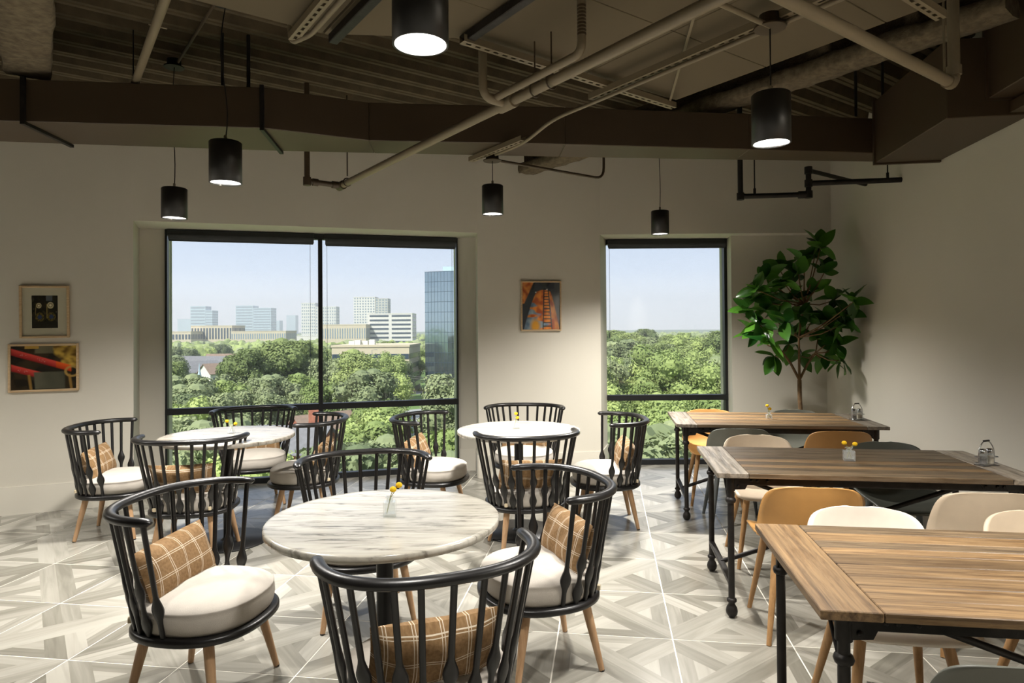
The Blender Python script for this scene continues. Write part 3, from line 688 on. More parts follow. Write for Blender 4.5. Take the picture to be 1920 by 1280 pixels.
def pillow_mesh():
    nx, nz = 22, 14; W_, Hh, T = .42, .225, .125; me = MB(); uv = []
    vs = []; fs = []
    for side in (1, -1):
        b = len(vs)
        for j in range(nz + 1):
            for i in range(nx + 1):
                x = -1 + 2 * i / nx; z = -1 + 2 * j / nz
                pin = 1 - .07 * (x * x) * (1 - abs(z)) - .0; pinx = 1 - .05 * (z * z) * (1 - abs(x)) * 0
                th = (max(0, 1 - abs(x) ** 3.2) * max(0, 1 - abs(z) ** 2.6)) ** .55
                wr = .004 * math.sin(9 * x + 4 * z) * th
                X = x * W_ / 2 * (1 - .035 * (1 - z * z)); Zz = z * Hh / 2 * (1 - .06 * (1 - x * x) * 0)
                Y = side * (T / 2 * th + wr) + .42 * X * X * 1.2
                vs.append((X, Y, Zz)); uv.append((x * W_ / 2, z * Hh / 2 + (0 if side > 0 else .033)))
        for j in range(nz):
            for i in range(nx):
                q = (b + j * (nx + 1) + i, b + j * (nx + 1) + i + 1, b + (j + 1) * (nx + 1) + i + 1, b + (j + 1) * (nx + 1) + i)
                fs.append(q[::-1] if side > 0 else q)
    me.add(vs, fs, smooth=True); msh = me.mesh('plaid_cushion', M['plaid']); ul = msh.uv_layers.new(name='UVMap')
    for p in msh.polygons:
        for li in p.loop_indices: ul.data[li].uv = uv[msh.loops[li].vertex_index]
    return msh
CH = [  # key, arc centre, facing angle, chair label, cushion label
 ('H', (-.269, 2.041), 112.7, 'black spindle armchair facing the windows at the marble table farthest from them', 'tan plaid cushion seen through spindles before the marble table farthest from the windows'),
 ('E', (-1.266, 2.652), -9.3, 'black spindle armchair with fully visible cream seat at the marble table farthest from the windows', 'tan plaid cushion on the fully visible cream seat facing the long wood tables'),
 ('G', (.131, 2.895), 199.3, 'black spindle armchair between the marble table farthest from the windows and the wood tables', 'tan plaid cushion leaning in the chair between the nearest marble and wood tables'),
 ('F', (-.768, 3.383), -72.1, 'black spindle armchair half hidden by the marble table farthest from the windows', 'tan plaid cushion almost hidden behind the marble table farthest from the windows'),
 ('L', (.085, 4.314), 100.2, 'black spindle armchair in front of the pale marble table, facing the tank picture', 'tan plaid cushion seen through spindles in front of the pale marble table'),
 ('B', (-2.08, 4.257), 95.3, 'black spindle armchair facing the wide window at the grey marble table', 'tan plaid cushion seen through spindles in front of the grey marble table'),
 ('A', (-2.888, 4.742), 10.8, 'black spindle armchair beside the wall with the stacked pictures at the grey marble table', 'tan plaid cushion in the chair nearest the stacked pictures'),
 ('K', (.713, 4.895), 179.5, 'black spindle armchair with back to the narrow window at the pale marble table', 'tan plaid cushion standing in the chair by the narrow window'),
 ('I', (-.631, 5.049), -12.4, 'black spindle armchair by the wide window edge facing the pale marble table', 'tan plaid cushion in the chair by the wide window facing the pale marble table'),
 ('J', (.099, 5.604), -97.5, 'black spindle armchair against the pier under the tank picture', 'tan plaid cushion behind the pale marble table under the tank picture'),
 ('C', (-2.196, 5.554), -64.6, 'black spindle armchair with back to the wide window behind the grey marble table', 'tan plaid cushion behind the grey marble table by the wide window'),
 ('D', (-1.568, 5.001), 185.1, 'black spindle armchair with its back to the pale table, facing the grey marble table', 'tan plaid cushion in the chair between the grey and pale marble tables'),
]
chair0 = armchair(); PM = pillow_mesh(); rc = random.Random(11); KS = 1.027
for i, (k, c, a, lab, clab) in enumerate(CH):
    o = chair0 if i == 0 else copy_tree(chair0)
    o.location = (c[0] * KS, c[1] * KS, 0); o.rotation_euler = (0, 0, R(a - 90)); tag(o, lab, 'armchair', 'black spindle armchairs')
    p = link('plaid_cushion', PM); dx = rc.uniform(-.02, .02); tl = rc.uniform(-.05, .05)
    if k == 'E': dx, tl = .0, .04
    dz = -.085 if k == 'F' else 0
    mw = Matrix.Translation((o.location.x, o.location.y, 0)) @ Matrix.Rotation(R(a - 90), 4, 'Z') @ Matrix.Translation((dx, -.128, .520 + dz)) @ Matrix.Rotation(R(20), 4, 'X') @ Matrix.Rotation(tl, 4, 'Y')
    p.matrix_world = mw; tag(p, clab, 'cushion', 'tan plaid cushions')

# ------------------------------------------------------------------ round tables
def round_table(c, mt, label):
    o = empty('round_table', (c[0], c[1], 0)); r = .452
    m = MB(); m.lathe([(r - .006, .722), (r, .727), (r, .746), (r - .004, .75), (r - .02, .7502)], n=96); m.build('table_top', mt, o)
    m = MB(); m.lathe([(.033, .016), (.033, .70)], n=24); m.build('column', M['blackmetal'], o)
    m = MB(); m.lathe([(.275, 0), (.278, .004), (.276, .010), (.06, .014), (.045, .018), (.034, .03)], n=64); m.build('base_plate', M['blackmetal'], o)
    m = MB(); m.box((0, 0, .711), (.42, .05, .02)); m.box((0, 0, .711), (.05, .42, .02)); m.build('top_spider', M['blackmetal'], o)
    return tag(o, label, 'table', 'round marble pedestal tables')
round_table((-.509, 2.583), M['marble'], 'round grey veined marble table standing farthest from the windows')
round_table((.043, 4.812), M['marble_w'], 'round pale marble table before the pier with the tank picture')
round_table((-2.025, 4.649), M['marble_g'], 'round beige grey marble table beside the wide window')

# ------------------------------------------------------------------ long wooden tables
TW, TL, TH = .7654, 1.525, .75
def long_table(c, L, planks, ends, label):
    o = empty('wood_table', (c[0], c[1], 0), YAW)       # local x along the table, -y towards the near side
    th = .026
    def slab(nm, x0, x1, y0, y1, mt, rot=False):
        m = MB()
        if rot: m.box((0, 0, 0), (y1 - y0, x1 - x0, th))
        else: m.box((0, 0, 0), (x1 - x0, y1 - y0, th))
        q = m.build(nm, mt, o, bevel=.0025, seg=1); q.location = ((x0 + x1) / 2, (y0 + y1) / 2, TH - th / 2)
        if rot: q.rotation_euler = (0, 0, math.pi / 2)
    slab('end_board', 0, .155, -TW, 0, ends, True); slab('end_board', L - .155, L, -TW, 0, ends, True)
    rn = random.Random(int(c[0] * 1000)); ys = [0]; k = 9
    wds = [rn.uniform(.8, 1.25) for _ in range(k)]; sm = sum(wds)
    for q in wds: ys.append(ys[-1] - TW * q / sm)
    for y1, y0 in zip(ys, ys[1:]): slab('plank', .157, L - .157, y0 + .0012, y1 - .0012, rn.choice(planks))
    ix, iy = .075, .06
    for x in (ix, L - ix):
        for y in (-iy, -TW + iy):
            m = MB(); m.lathe([(.0165, .10), (.0165, TH - th)], (x, y, 0), 14); lg = m.build('leg', M['iron'], o)
            m = MB(); m.lathe([(.0165, .585), (.024, .59), (.027, .60), (.024, .61), (.0165, .615)], (x, y, 0), 16, cap=False); m.lathe([(.0225, .65), (.0225, TH - th)], (x, y, 0), 14); m.build('collar', M['iron'], lg)
            m = MB(); m.lathe([(.0005, 0), (.016, .004), (.027, .018), (.030, .034), (.026, .052), (.017, .066), (.017, .078), (.025, .083), (.025, .094), (.0165, .10)], (x, y, 0), 16); m.build('ball_foot', M['iron'], lg)
        m = MB(); m.bar((x, -iy, .175), (x, -TW + iy, .175), .032, .02); m.build('end_stretcher', M['iron'], o, bevel=.003, seg=1)
        m = MB(); m.bar((x, -iy, .70), (x, -TW + iy, .70), .03, .04); m.build('end_rail', M['iron'], o, bevel=.003, seg=1)
        sg = 1 if x < .5 else -1
        for ya, yb in ((-.13, -iy), (-TW + .13, -TW + iy)): m = MB(); m.tube([(x - .02 * sg, ya, .715), (x - .012 * sg, yb, .60)], .006, 6); m.build('brace_rod', M['iron'], o)
    for y in (-iy, -TW + iy):
        m = MB(); m.bar((ix, y, .702), (L - ix, y, .702), .02, .044); m.build('side_rail', M['iron'], o, bevel=.002, seg=1)
        for x, sg in ((ix, 1), (L - ix, -1)):
            yo = y + (-.014 if y < -.3 else .014)
            m = MB(); vs = [(x + sg * a, yo, z) for a, z in ((.0, .722), (.21, .722), (.19, .69), (.085, .69), (.07, .66), (.0, .655))]; vs += [(v[0], v[1] + (.005 if y < -.3 else -.005), v[2]) for v in vs]
            m.add(vs, [list(range(6)), list(range(6, 12))[::-1]] + [(i, (i + 1) % 6, 6 + (i + 1) % 6, 6 + i) for i in range(6)]); br_ = m.build('corner_bracket', M['iron'], o)
            for a, z in ((.035, .675), (.10, .706), (.13, .706), (.18, .706)):
                m = MB(); m.ball((x + sg * a, yo - (.002 if y < -.3 else -.002), z), .008, 6); m.build('bolt', M['iron'], br_)
    ym = -TW / 2
    m = MB(); m.tube([(ix, ym - .02, .178), (L - ix, ym - .02, .68)], .0125, 10); m.build('cross_brace', M['iron'], o)
    m = MB(); m.tube([(ix, ym + .02, .68), (L - ix, ym + .02, .178)], .0125, 10); m.build('cross_brace', M['iron'], o)
    return tag(o, label, 'table', 'reclaimed wood tables on iron frames')
long_table((.9086, 2.4628), 1.62, [M['plank'], M['plank'], M['plank_dark']], M['plank'], 'reclaimed wood table in warm brown planks with nothing on it')
long_table((1.146, 4.0749), TL, [M['plank_dark'], M['plank_dark'], M['plank']], M['plank_grey'], 'reclaimed wood table with weathered grey end board carrying the square glass vase')
long_table((1.3665, 5.7643), TL, [M['plank_dark'], M['plank']], M['plank_grey'], 'reclaimed wood table nearest the potted tree and the narrow window')

# ------------------------------------------------------------------ moulded shell chairs
def shell_mesh():
    nv, nu = 34, 18
    prof = [(.235, .425), (.225, .443), (.17, .450), (.08, .444), (-.02, .437), (-.10, .436), (-.155, .445), (-.195, .468), (-.218, .50), (-.232, .55), (-.243, .60), (-.252, .65), (-.260, .70), (-.264, .735), (-.266, .752)]
    def cr(t):
        x = t * (len(prof) - 1); i = min(int(x), len(prof) - 2); f = x - i; p0 = prof[max(i - 1, 0)]; p1 = prof[i]; p2 = prof[i + 1]; p3 = prof[min(i + 2, len(prof) - 1)]
        return [.5 * (2 * b + (c - a) * f + (2 * a - 5 * b + 4 * c - d) * f * f + (3 * b - a - 3 * c + d) * f ** 3) for a, b, c, d in zip(p0, p1, p2, p3)]
    vs = []; fs = []
    for j in range(nv + 1):
        t = j / nv; t = 1 - (1 - t) ** 1.35 if t > .5 else t * (1 - .5 ** 1.35) / .5; y, z = cr(t)
        hw = .205 + .03 * math.sin(min(1, t / .6) * math.pi * .5)
        if t > .55: hw -= .022 * (t - .55) / .45
        if t < .10: hw *= 1 - .22 * ((.10 - t) / .10) ** 2
        if t > .74: hw *= max(.10, (1 - min(1, (t - .74) / .262) ** 2.7) ** (1 / 2.7))
        back = max(0, min(1, (t - .38) / .25)); seat = 1 - back
        for i in range(nu + 1):
            x = -1 + 2 * i / nu; X = x * hw; c = (abs(X) / .225) ** 2.4
            wrap = back * (.085 * c) * (1 - .45 * max(0, (t - .7) / .3))
            rise = seat * (.012 + .05 * min(1, max(0, (t - .08) / .3))) * c
            vs.append((X, y + wrap, z + rise - (.0 if t < .9 else (t - .9) * .05 * c)))
    for j in range(nv):
        for i in range(nu): fs.append((j * (nu + 1) + i, j * (nu + 1) + i + 1, (j + 1) * (nu + 1) + i + 1, (j + 1) * (nu + 1) + i))
    m = MB(); m.add(vs, fs, smooth=True); me = m.mesh('shell', M['sh_beige'])
    bm = bmesh.new(); bm.from_mesh(me); bmesh.ops.recalc_face_normals(bm, faces=bm.faces)
    bmesh.ops.solidify(bm, geom=list(bm.faces), thickness=.009); bm.to_mesh(me); bm.free()
    for p in me.polygons: p.use_smooth = True
    return me
SHM = shell_mesh()
def shell_leg(sx_, front):
    m = MB(); a = Vector((sx_ * .135, .12 if front else -.10, .43)); b = Vector((sx_ * .205, .20 if front else -.225, .0)); m.tube([a, a.lerp(b, .25), b], [.020, .0185, .0115], 12); return m.mesh('leg', M['oakleg'])
LGM = [shell_leg(sx_, f) for sx_ in (-1, 1) for f in (0, 1)]
fm = MB(); fm.box((0, .01, .420), (.27, .24, .018)); FRM = fm.mesh('seat_mount', M['blackmetal'])
def with_mat(me, mt, cache={}):
    k = (me.name, mt.name)
    if k not in cache: c = me.copy(); c.materials.clear(); c.materials.append(mt); cache[k] = c
    return cache[k]
def shell_chair(x, y, face, mt, legm, label, tw=0):
    o = empty('shell_chair', (x, y, 0), YAW + (0 if face > 0 else math.pi) + tw)
    link('shell', with_mat(SHM, mt), o); link('seat_mount', FRM, o)
    for l in LGM: link('leg', with_mat(l, legm), o)
    return tag(o, label, 'chair', 'moulded shell chairs at the wood tables')
def back_at(u, v, face, mt, legm, label, tw=0, zt=.756):
    p = pz(u, v, zt); q = p.xy + V2 * (.266 * face)              # the top of the backrest sits .266 behind the origin
    return shell_chair(q.x, q.y, face, mt, legm, label, tw)
OL, GL = M['oakleg'], M['leg_grey']
back_at(1327, 766, -1, M['sh_orange'], OL, 'ochre shell chair in front of the narrow window')
back_at(1486, 767, -1, M['sh_grey'], GL, 'grey green shell chair in front of the potted tree')
back_at(1389, 802, 1, M['sh_grey'], GL, 'grey green shell chair tucked into the wood table by the potted tree')
back_at(1579, 807, 1, M['sh_tan'], OL, 'tan brown shell chair tucked into the wood table by the potted tree')
back_at(1416, 814, -1, M['sh_beige'], OL, 'beige shell chair back to back with a grey green one by the weathered table end')
back_at(1655, 827, -1, M['sh_dark'], GL, 'dark green shell chair behind the square vase, near the plain wall')
back_at(1530, 912, 1, M['sh_orange'], OL, 'ochre shell chair at the wood table with the square glass vase')
back_at(1868, 922, 1, M['sh_beige'], OL, 'beige shell chair at the wood table with the square vase, near the plain wall')
back_at(1611, 948, -1, M['sh_white'], OL, 'off white shell chair back to back with the ochre one, facing the empty wood table')
back_at(1940, 956, -1, M['sh_beige'], OL, 'pale beige shell chair facing the empty wood table, near the plain wall')
back_at(1985, 1252, 1, M['sh_grey'], OL, 'grey green shell chair on the near side of the empty wood table')

# ------------------------------------------------------------------ vases and flowers
M['flower'] = mat('flower_yellow', srgb(232, 188, 20), .9, var=.15, scale=120, bmp=.8, bscale=300); M['stem'] = mat('stem_green', srgb(150, 148, 80), .7)
def vase(u, v, z, wd, ht, yaw, label, fpx, grp, tri=False):
    b = pz(u, v, z); o = empty('bud_vase', (b.x, b.y, z), yaw); h = wd / 2
    m = MB()
    if tri: m.lathe([(h * 1.15, 0), (h * 1.15, .004), (.010, ht * .8), (.010, ht), (.014, ht + .003), (.009, ht + .003), (.007, ht * .82), (h * .9, .010)], n=4, smooth=False)
    else:
        m.box((0, 0, ht * .375), (wd, wd, ht * .75))
    body = m.build('vase_body', M['vase'], o, bevel=.0 if tri else .003, seg=2)
    if not tri:
        m = MB(); i = wd - .011; m.box((0, 0, ht * .375 + .005), (i, i, ht * .75 - .016)); q = m.build('vase_hollow', M['vase'], body)
        m = MB(); m.lathe([(wd * .26, ht * .74), (wd * .26, ht * .93), (wd * .36, ht * .96), (wd * .36, ht), (wd * .2, ht), (wd * .2, ht * .74)], n=16, cap=False); m.build('vase_neck', M['vase'], body)
    tag(o, label, 'vase', 'small glass bud vases')
    for k, (fu, fv, hz, flab) in enumerate(fpx):
        c = py(fu, fv, b.y + hz); f = empty('yellow_flower', (b.x, b.y, z))
        c = c - Vector((b.x, b.y, z)); r = .0135
        m = MB(); n_ = 12; pr = [(max(1e-7, r * math.sin(math.pi * i / n_)), -r * .85 * math.cos(math.pi * i / n_)) for i in range(n_ + 1)]; m.lathe(pr, c, 18); m.build('flower_head', M['flower'], f)
        s0 = Vector((.012 * (-1 if c.x > 0 else 1), 0, .012)); m = MB(); m.tube([s0, Vector((c.x * .12, c.y * .1, ht * .95)), c], .0017, 6); m.build('stem', M['stem'], f)
        tag(f, flab, 'flower', grp)
fl = lambda what: (what + ', the taller one', what + ', the lower one')
t = fl('yellow ball flower in the square vase on the grey veined marble table'); vase(731, 967, .7502, .05, .078, .15, 'small square glass vase on the grey veined marble table', [(748, 909, .01, t[0]), (737, 917, -.01, t[1])], 'yellow ball flowers')
t = fl('yellow ball flower on the pale marble table'); vase(967, 803, .7502, .046, .062, .1, 'small glass vase on the pale marble table', [(967.5, 775, 0, t[0]), (970, 782.5, 0, t[1])], 'yellow ball flowers')
t = fl('yellow ball flower on the beige grey marble table'); vase(434, 812, .7502, .055, .058, .6, 'small pyramid shaped glass vase on the beige grey marble table', [(425.5, 789, 0, t[0]), (441.5, 794, 0, t[1])], 'yellow ball flowers', True)
t = fl('yellow ball flower on the wood table by the potted tree'); vase(1442, 785, TH, .045, .05, YAW, 'small glass vase on the wood table by the potted tree', [(1438.5, 760, 0, t[0]), (1443.5, 766, 0, t[1])], 'yellow ball flowers')
t = ('yellow ball flower leaning towards the window in the square vase on the weathered wood table', 'yellow ball flower leaning towards the plain wall on the weathered wood table'); vase(1592, 863, TH, .058, .072, YAW - .2, 'small square glass vase on the weathered wood table', [(1583, 830, 0, t[0]), (1603, 832, 0, t[1])], 'yellow ball flowers')

# ------------------------------------------------------------------ shaker caddies
M['salt'] = mat('salt', srgb(210, 190, 160), .9); M['pepper'] = mat('pepper', srgb(70, 52, 40), .9)
def caddy(u, v, label, where):
    b = pz(u, v, TH); o = empty('shaker_caddy', (b.x, b.y, TH), YAW + .45)
    m = MB(); m.box((0, 0, .004), (.115, .058, .004)); m.build('tray', M['steel'], o, bevel=.002, seg=1)
    for z in (.012, .045):
        m = MB(); pts = [(.057 * math.copysign(abs(math.cos(a)) ** .35, math.cos(a)), .029 * math.copysign(abs(math.sin(a)) ** .35, math.sin(a)), z) for a in [i * math.pi / 12 for i in range(25)]]; m.tube(pts, .0022, 6, caps=False); m.build('wire_rim', M['steel'], o)
    m = MB(); m.tube(arc([(-.055, 0, .01), (-.055, 0, .085), (-.022, 0, .128), (.022, 0, .128), (.055, 0, .085), (.055, 0, .01)], .03), .003, 8); m.build('handle', M['steel'], o)
    m = MB(); m.tube([(-.02, 0, .129), (.02, 0, .129)], .005, 8); m.build('grip', M['iron'], o)
    tag(o, label, 'shaker caddy', 'chrome shaker caddies')
    for s_, mt, nm in ((-1, M['pepper'], 'pepper'), (1, M['salt'], 'salt')):
        q = empty(nm + '_shaker', Vector((b.x, b.y, TH + .0065)) + Matrix.Rotation(YAW + .45, 3, 'Z') @ Vector((s_ * .026, 0, 0)))
        m = MB(); m.lathe([(.02, 0), (.0205, .003), (.0205, .055), (.017, .062), (.017, .003)], n=16, cap=False); m.build('glass_jar', M['vase'], q)
        m = MB(); m.lathe([(.0165, .003), (.0165, .042)], n=14); m.build('contents', mt, q)
        m = MB(); m.lathe([(.019, .06), (.019, .072), (.014, .08), (.0, .083)], n=16); m.build('cap', M['steel'], q)
        tag(q, 'glass %s shaker with metal cap in the caddy %s' % (nm, where), 'shaker', 'salt and pepper shakers')
caddy(1607, 787, 'small chrome wire shaker caddy on the wood table by the potted tree', 'by the potted tree')
caddy(1850, 872, 'small chrome wire shaker caddy on the weathered wood table near the plain wall', 'on the weathered wood table')

# ------------------------------------------------------------------ framed pictures
def picture(tl, tr, br, bl, plane, fw, matw, fn, res, label, cat='picture', dep=.025):
    P = [ppl(*q, *plane) for q in (tl, tr, br, bl)]
    n_ = Vector(plane[1]).normalized(); n_ = n_ if n_.dot(EYE - P[0]) > 0 else -n_
    c = sum(P, Vector()) / 4; x = ((P[1] - P[0]) + (P[2] - P[3])).normalized(); x = (x - n_ * x.dot(n_)).normalized(); y = n_.cross(x)
    W_ = ((P[1] - P[0]).length + (P[2] - P[3]).length) / 2; Hh = ((P[0] - P[3]).length + (P[1] - P[2]).length) / 2
    o = empty('framed_picture'); o.matrix_world = Matrix(((x.x, y.x, n_.x, c.x), (x.y, y.y, n_.y, c.y), (x.z, y.z, n_.z, c.z), (0, 0, 0, 1)))
    for sx_ in (-1, 1):
        m = MB(); m.box((0, 0, 0), (fw, Hh, dep)); q = m.build('frame_side', M['pframe'], o, bevel=.002, seg=1); q.location = (sx_ * (W_ - fw) / 2, 0, dep / 2 + .004)
        m = MB(); m.box((0, 0, 0), (W_ - 2 * fw, fw, dep)); q = m.build('frame_rail', M['pframe'], o, bevel=.002, seg=1); q.location = (0, sx_ * (Hh - fw) / 2, dep / 2 + .004)
    iw, ih = W_ - 2 * fw, Hh - 2 * fw
    if matw:
        m = MB(); m.box((0, 0, .010), (iw, ih, .004)); m.build('mount_board', M['mat'], o)
        iw, ih = matw[0] * iw, matw[1] * ih
    nx, ny = res; vs = []; fs = []; cols = []
    for j in range(ny + 1):
        for i in range(nx + 1): vs.append((-iw / 2 + iw * i / nx, -ih / 2 + ih * j / ny, .0132)); cols.append(fn(i / nx, 1 - j / ny))
    for j in range(ny):
        for i in range(nx): fs.append((j * (nx + 1) + i, j * (nx + 1) + i + 1, (j + 1) * (nx + 1) + i + 1, (j + 1) * (nx + 1) + i))
    m = MB(); m.add(vs, fs); me = m.mesh('print', M['print']); at = me.color_attributes.new('print', 'FLOAT_COLOR', 'POINT')
    at.data.foreach_set('color', [k for c_ in cols for k in (*c_, 1)]); link('print', me, o)
    m = MB(); a, b = (W_ - 2 * fw) / 2, (Hh - 2 * fw) / 2; m.add([(-a, -b, .019), (a, -b, .019), (a, b, .019), (-a, b, .019)], [(0, 1, 2, 3)]); m.build('glazing', M['glass'], o)
    return tag(o, label, cat)
def nz(x, y, s, k=0): return noise.noise(Vector((x * s, y * s, k * 7.3)))
def mixc(a, b, t): t = max(0, min(1, t)); return tuple(p + (q - p) * t for p, q in zip(a, b))
def sg(d, w=.012): return max(0, min(1, .5 - d / w))
def print_gauges(x, y):
    c = mixc(srgb(14, 14, 10), srgb(44, 38, 20), .5 + nz(x, y, 9))
    for cx, cy, r in ((.27, .31, .1), (.72, .3, .125)):
        d = math.hypot((x - cx), (y - cy) * 1.25); c = mixc(c, srgb(206, 190, 150), sg(d - r)); c = mixc(c, srgb(90, 80, 60), sg(abs(d - r * .55) - .012)); c = mixc(c, srgb(240, 230, 200), sg(d - r * .3) * .8)
    for cx, cy, r in ((.3, .66, .17), (.75, .65, .17)):
        d = math.hypot((x - cx), (y - cy) * 1.25); c = mixc(c, mixc(srgb(120, 100, 40), srgb(40, 40, 20), .5 + 1.5 * nz(x, y, 22)), sg(d - r)); c = mixc(c, srgb(40, 58, 96), sg(d - r * .5))
    c = mixc(c, srgb(120, 106, 60), sg(abs(x - .16 - .02 * math.sin(9 * y)) - .012) * (.25 < y < .6)); c = mixc(c, srgb(160, 140, 70), sg(abs(x - .58) - .012) * (.25 < y < .7))
    if y > .8: c = mixc(c, srgb(10, 8, 6), .8)
    if y < .16 and .55 < x < .8: c = mixc(c, srgb(120, 130, 140), .5)
    return c
def print_machinery(x, y):
    n1 = nz(x, y, 6, 1); c = mixc(srgb(16, 13, 10), srgb(58, 44, 26), .5 + n1 * .8)
    gold = mixc(srgb(104, 74, 26), srgb(206, 166, 72), .5 + nz(x, y, 14, 2))
    c = mixc(c, gold, sg((.62 - x) + .75 * y * .6 - .02 + n1 * .1, .06) * (y < .48))
    c = mixc(c, mixc(srgb(92, 84, 64), srgb(120, 110, 84), .5 + n1), sg(max(abs(x - .5) - .14, y - .17), .03))
    for y0, x1, k in ((.04, .92, .44), (.40, .62, .42)):       # two slanting red tubes
        cy = y0 + .09 + k * x; d = abs(y - cy) - .075
        a = sg(d, .02) * (x < x1); sh = (y - cy) / .075
        rc_ = mixc(srgb(150, 26, 28), srgb(226, 76, 66), .5 - sh * .6)
        if y0 < .1 and x > .68: rc_ = mixc(srgb(176, 44, 12), srgb(236, 96, 30), .6 - sh * .6)
        c = mixc(c, rc_, a)
        if y0 > .1 or x < .6: c = mixc(c, srgb(220, 170, 160), a * sg(abs(nz(x, y, 40, 5)) - .03, .03) * (abs(sh) < .35) * (.1 < x % .3 < .25))
    hx = x - (.34 + .06 * (y - .6)); inside = max(-hx, x - .82, .6 - y, y - .99)
    c = mixc(c, mixc(srgb(96, 92, 76), srgb(54, 52, 42), (x - .3) * 1.2 + n1 * .3), sg(inside, .02))
    d = abs(math.hypot(x - .93, (y - .60) * .9) - .10) - .02; c = mixc(c, srgb(190, 150, 80), sg(d, .02) * .8)
    for x0 in (.28, .90): c = mixc(c, srgb(160, 120, 56), sg(abs(x - x0 - .1 * (y - .8)) - .02, .02) * (y > .66) * .8)
    if y < .06 and .2 < x < .42: c = srgb(190, 150, 70)
    return c
def print_tank(x, y):
    c = mixc(srgb(24, 26, 38), srgb(46, 48, 60), y + .3 * nz(x, y, 4, 3))
    d = (x - .30 + (y - .0) * .62 - .0) ; c = mixc(c, mixc(srgb(160, 70, 20), srgb(224, 140, 60), .5 + nz(x, y, 12, 4)), sg(x - (.30 - .55 * y), .03) * (y < .45))
    t_ = max(0, (y - .19) / .81); lft = .40 - .36 * t_ ** .75; rgt = .74 + .25 * t_ ** .75
    top = .19 - .03 * math.sin(max(0, min(1, (x - .4) / .34)) * math.pi)
    ins = max(lft - x, x - rgt, top - y)
    rust = mixc(srgb(196, 84, 14), srgb(255, 150, 50), .5 + 1.3 * nz(x, y, 11, 5)); blue = mixc(srgb(96, 120, 146), srgb(156, 172, 186), .5 + nz(x, y, 10, 6))
    k = nz(x * .7, y * 2.2, 6, 8) * 1.1 + (y - .80) * 1.6 - (x - .42) * 1.9; body = mixc(rust, blue, .5 + k * 3)
    body = mixc(body, srgb(230, 160, 40), sg(math.hypot((x - .35), (y - .93) * .8) - .12, .1)); body = mixc(body, tuple(v * .45 for v in body), max(0, (x - lft - .7 * (rgt - lft)) / .3) + max(0, (lft + .16 - x) * 3))
    c = mixc(c, body, sg(ins, .02))
    lx = .63 + .0 * y; wl = .045 + .075 * y
    for s_ in (-1, 1): c = mixc(c, srgb(14, 15, 20), sg(abs(x - (lx + .04 * y + s_ * wl)) - .014, .012) * (y > .13))
    q = (y ** .72 * 17) % 1
    if abs(x - lx - .04 * y) < wl and y > .13 and q < .3: c = mixc(c, srgb(16, 17, 22), .95)
    if math.hypot(x - .36, (y - .21) * 1.2) < .02 or math.hypot(x - .66, (y - .15) * 1.2) < .02: c = srgb(196, 190, 176)
    return c
lw = ((W1[0], W1[1], 0), (-ld.y, ld.x, 0)); pw_d = (Vector(K2) - Vector(K1)).normalized(); pw = ((K1[0], K1[1], 0), (-pw_d.y, pw_d.x, 0))
picture((36.6, 535.6), (130.5, 535.6), (132, 632.8), (39, 634), lw, .018, (.58, .68), print_gauges, (70, 84), 'small framed dark photograph of two round gauges in a wide pale mount')
picture((16.2, 645), (148.3, 643.2), (149.5, 730.8), (17, 736), lw, .018, None, print_machinery, (130, 86), 'framed photograph of slanting red pipes and brass machinery')
picture((976, 527), (1051, 527), (1052, 620), (976.5, 620), pw, .014, None, print_tank, (120, 150), 'framed photograph of a rusty orange tank with a ladder, looking up')

# ------------------------------------------------------------------ potted tree
def leaf_mat(name, c1, c2, rough=.35, trans=.25, sc=6):
    m, n, b = nodes(name); oi = N(n, 'ObjectInfo'); t_ = N(n, 'TexNoise'); t_.inputs['Scale'].default_value = sc; n.links.new(coords(n), t_.inputs['Vector'])
    ad = N(n, 'Math'); ad.operation = 'ADD'; n.links.new(oi.outputs['Random'], ad.inputs[0]); n.links.new(t_.outputs[0], ad.inputs[1]); mu = N(n, 'Math'); mu.operation = 'MULTIPLY'; mu.inputs[1].default_value = .5; n.links.new(ad.outputs[0], mu.inputs[0])
    col = ramp(n, mu.outputs[0], [(.2, c1), (.8, c2)]); n.links.new(col, b.inputs['Base Color']); b.inputs['Roughness'].default_value = rough
    if trans:
        tr = N(n, 'BsdfTranslucent'); n.links.new(col, tr.inputs[0]); mx = N(n, 'MixShader'); mx.inputs[0].default_value = trans
        n.links.new(b.outputs[0], mx.inputs[1]); n.links.new(tr.outputs[0], mx.inputs[2]); n.links.new(mx.outputs[0], n.nodes['Material Output'].inputs[0])
    return m
M['leaf'] = leaf_mat('glossy_leaf', srgb(24, 64, 22), srgb(92, 148, 48), .28, .2); M['bark'] = mat('bark', srgb(112, 88, 60), .9, var=.25, scale=40, bmp=.6); M['pot'] = mat('pot', srgb(120, 116, 108), .6); M['soil'] = mat('soil', srgb(60, 46, 36), 1)
def leaf_mesh(L, Wd, fold, droop):
    vs = []; fs = []; n_ = 7
    for i in range(n_ + 1):
        t_ = i / n_; w_ = Wd / 2 * (math.sin(math.pi * t_ ** .85) ** .8 if 0 < t_ < 1 else 0) + .0006; z = -droop * t_ * t_
        for s_ in (-1, 0, 1): vs.append((s_ * w_, t_ * L, z + abs(s_) * fold * w_ + .004 * math.sin(8 * t_ + s_)))
    for i in range(n_):
        for j in range(2): fs.append((i * 3 + j, i * 3 + j + 1, i * 3 + j + 4, i * 3 + j + 3))
    m = MB(); m.add(vs, fs, smooth=True); return m.mesh('leaf', M['leaf'])
LM = [leaf_mesh(.20, .105, .3, .03), leaf_mesh(.18, .095, .4, .05), leaf_mesh(.215, .11, .2, .06), leaf_mesh(.14, .08, .35, .02)]
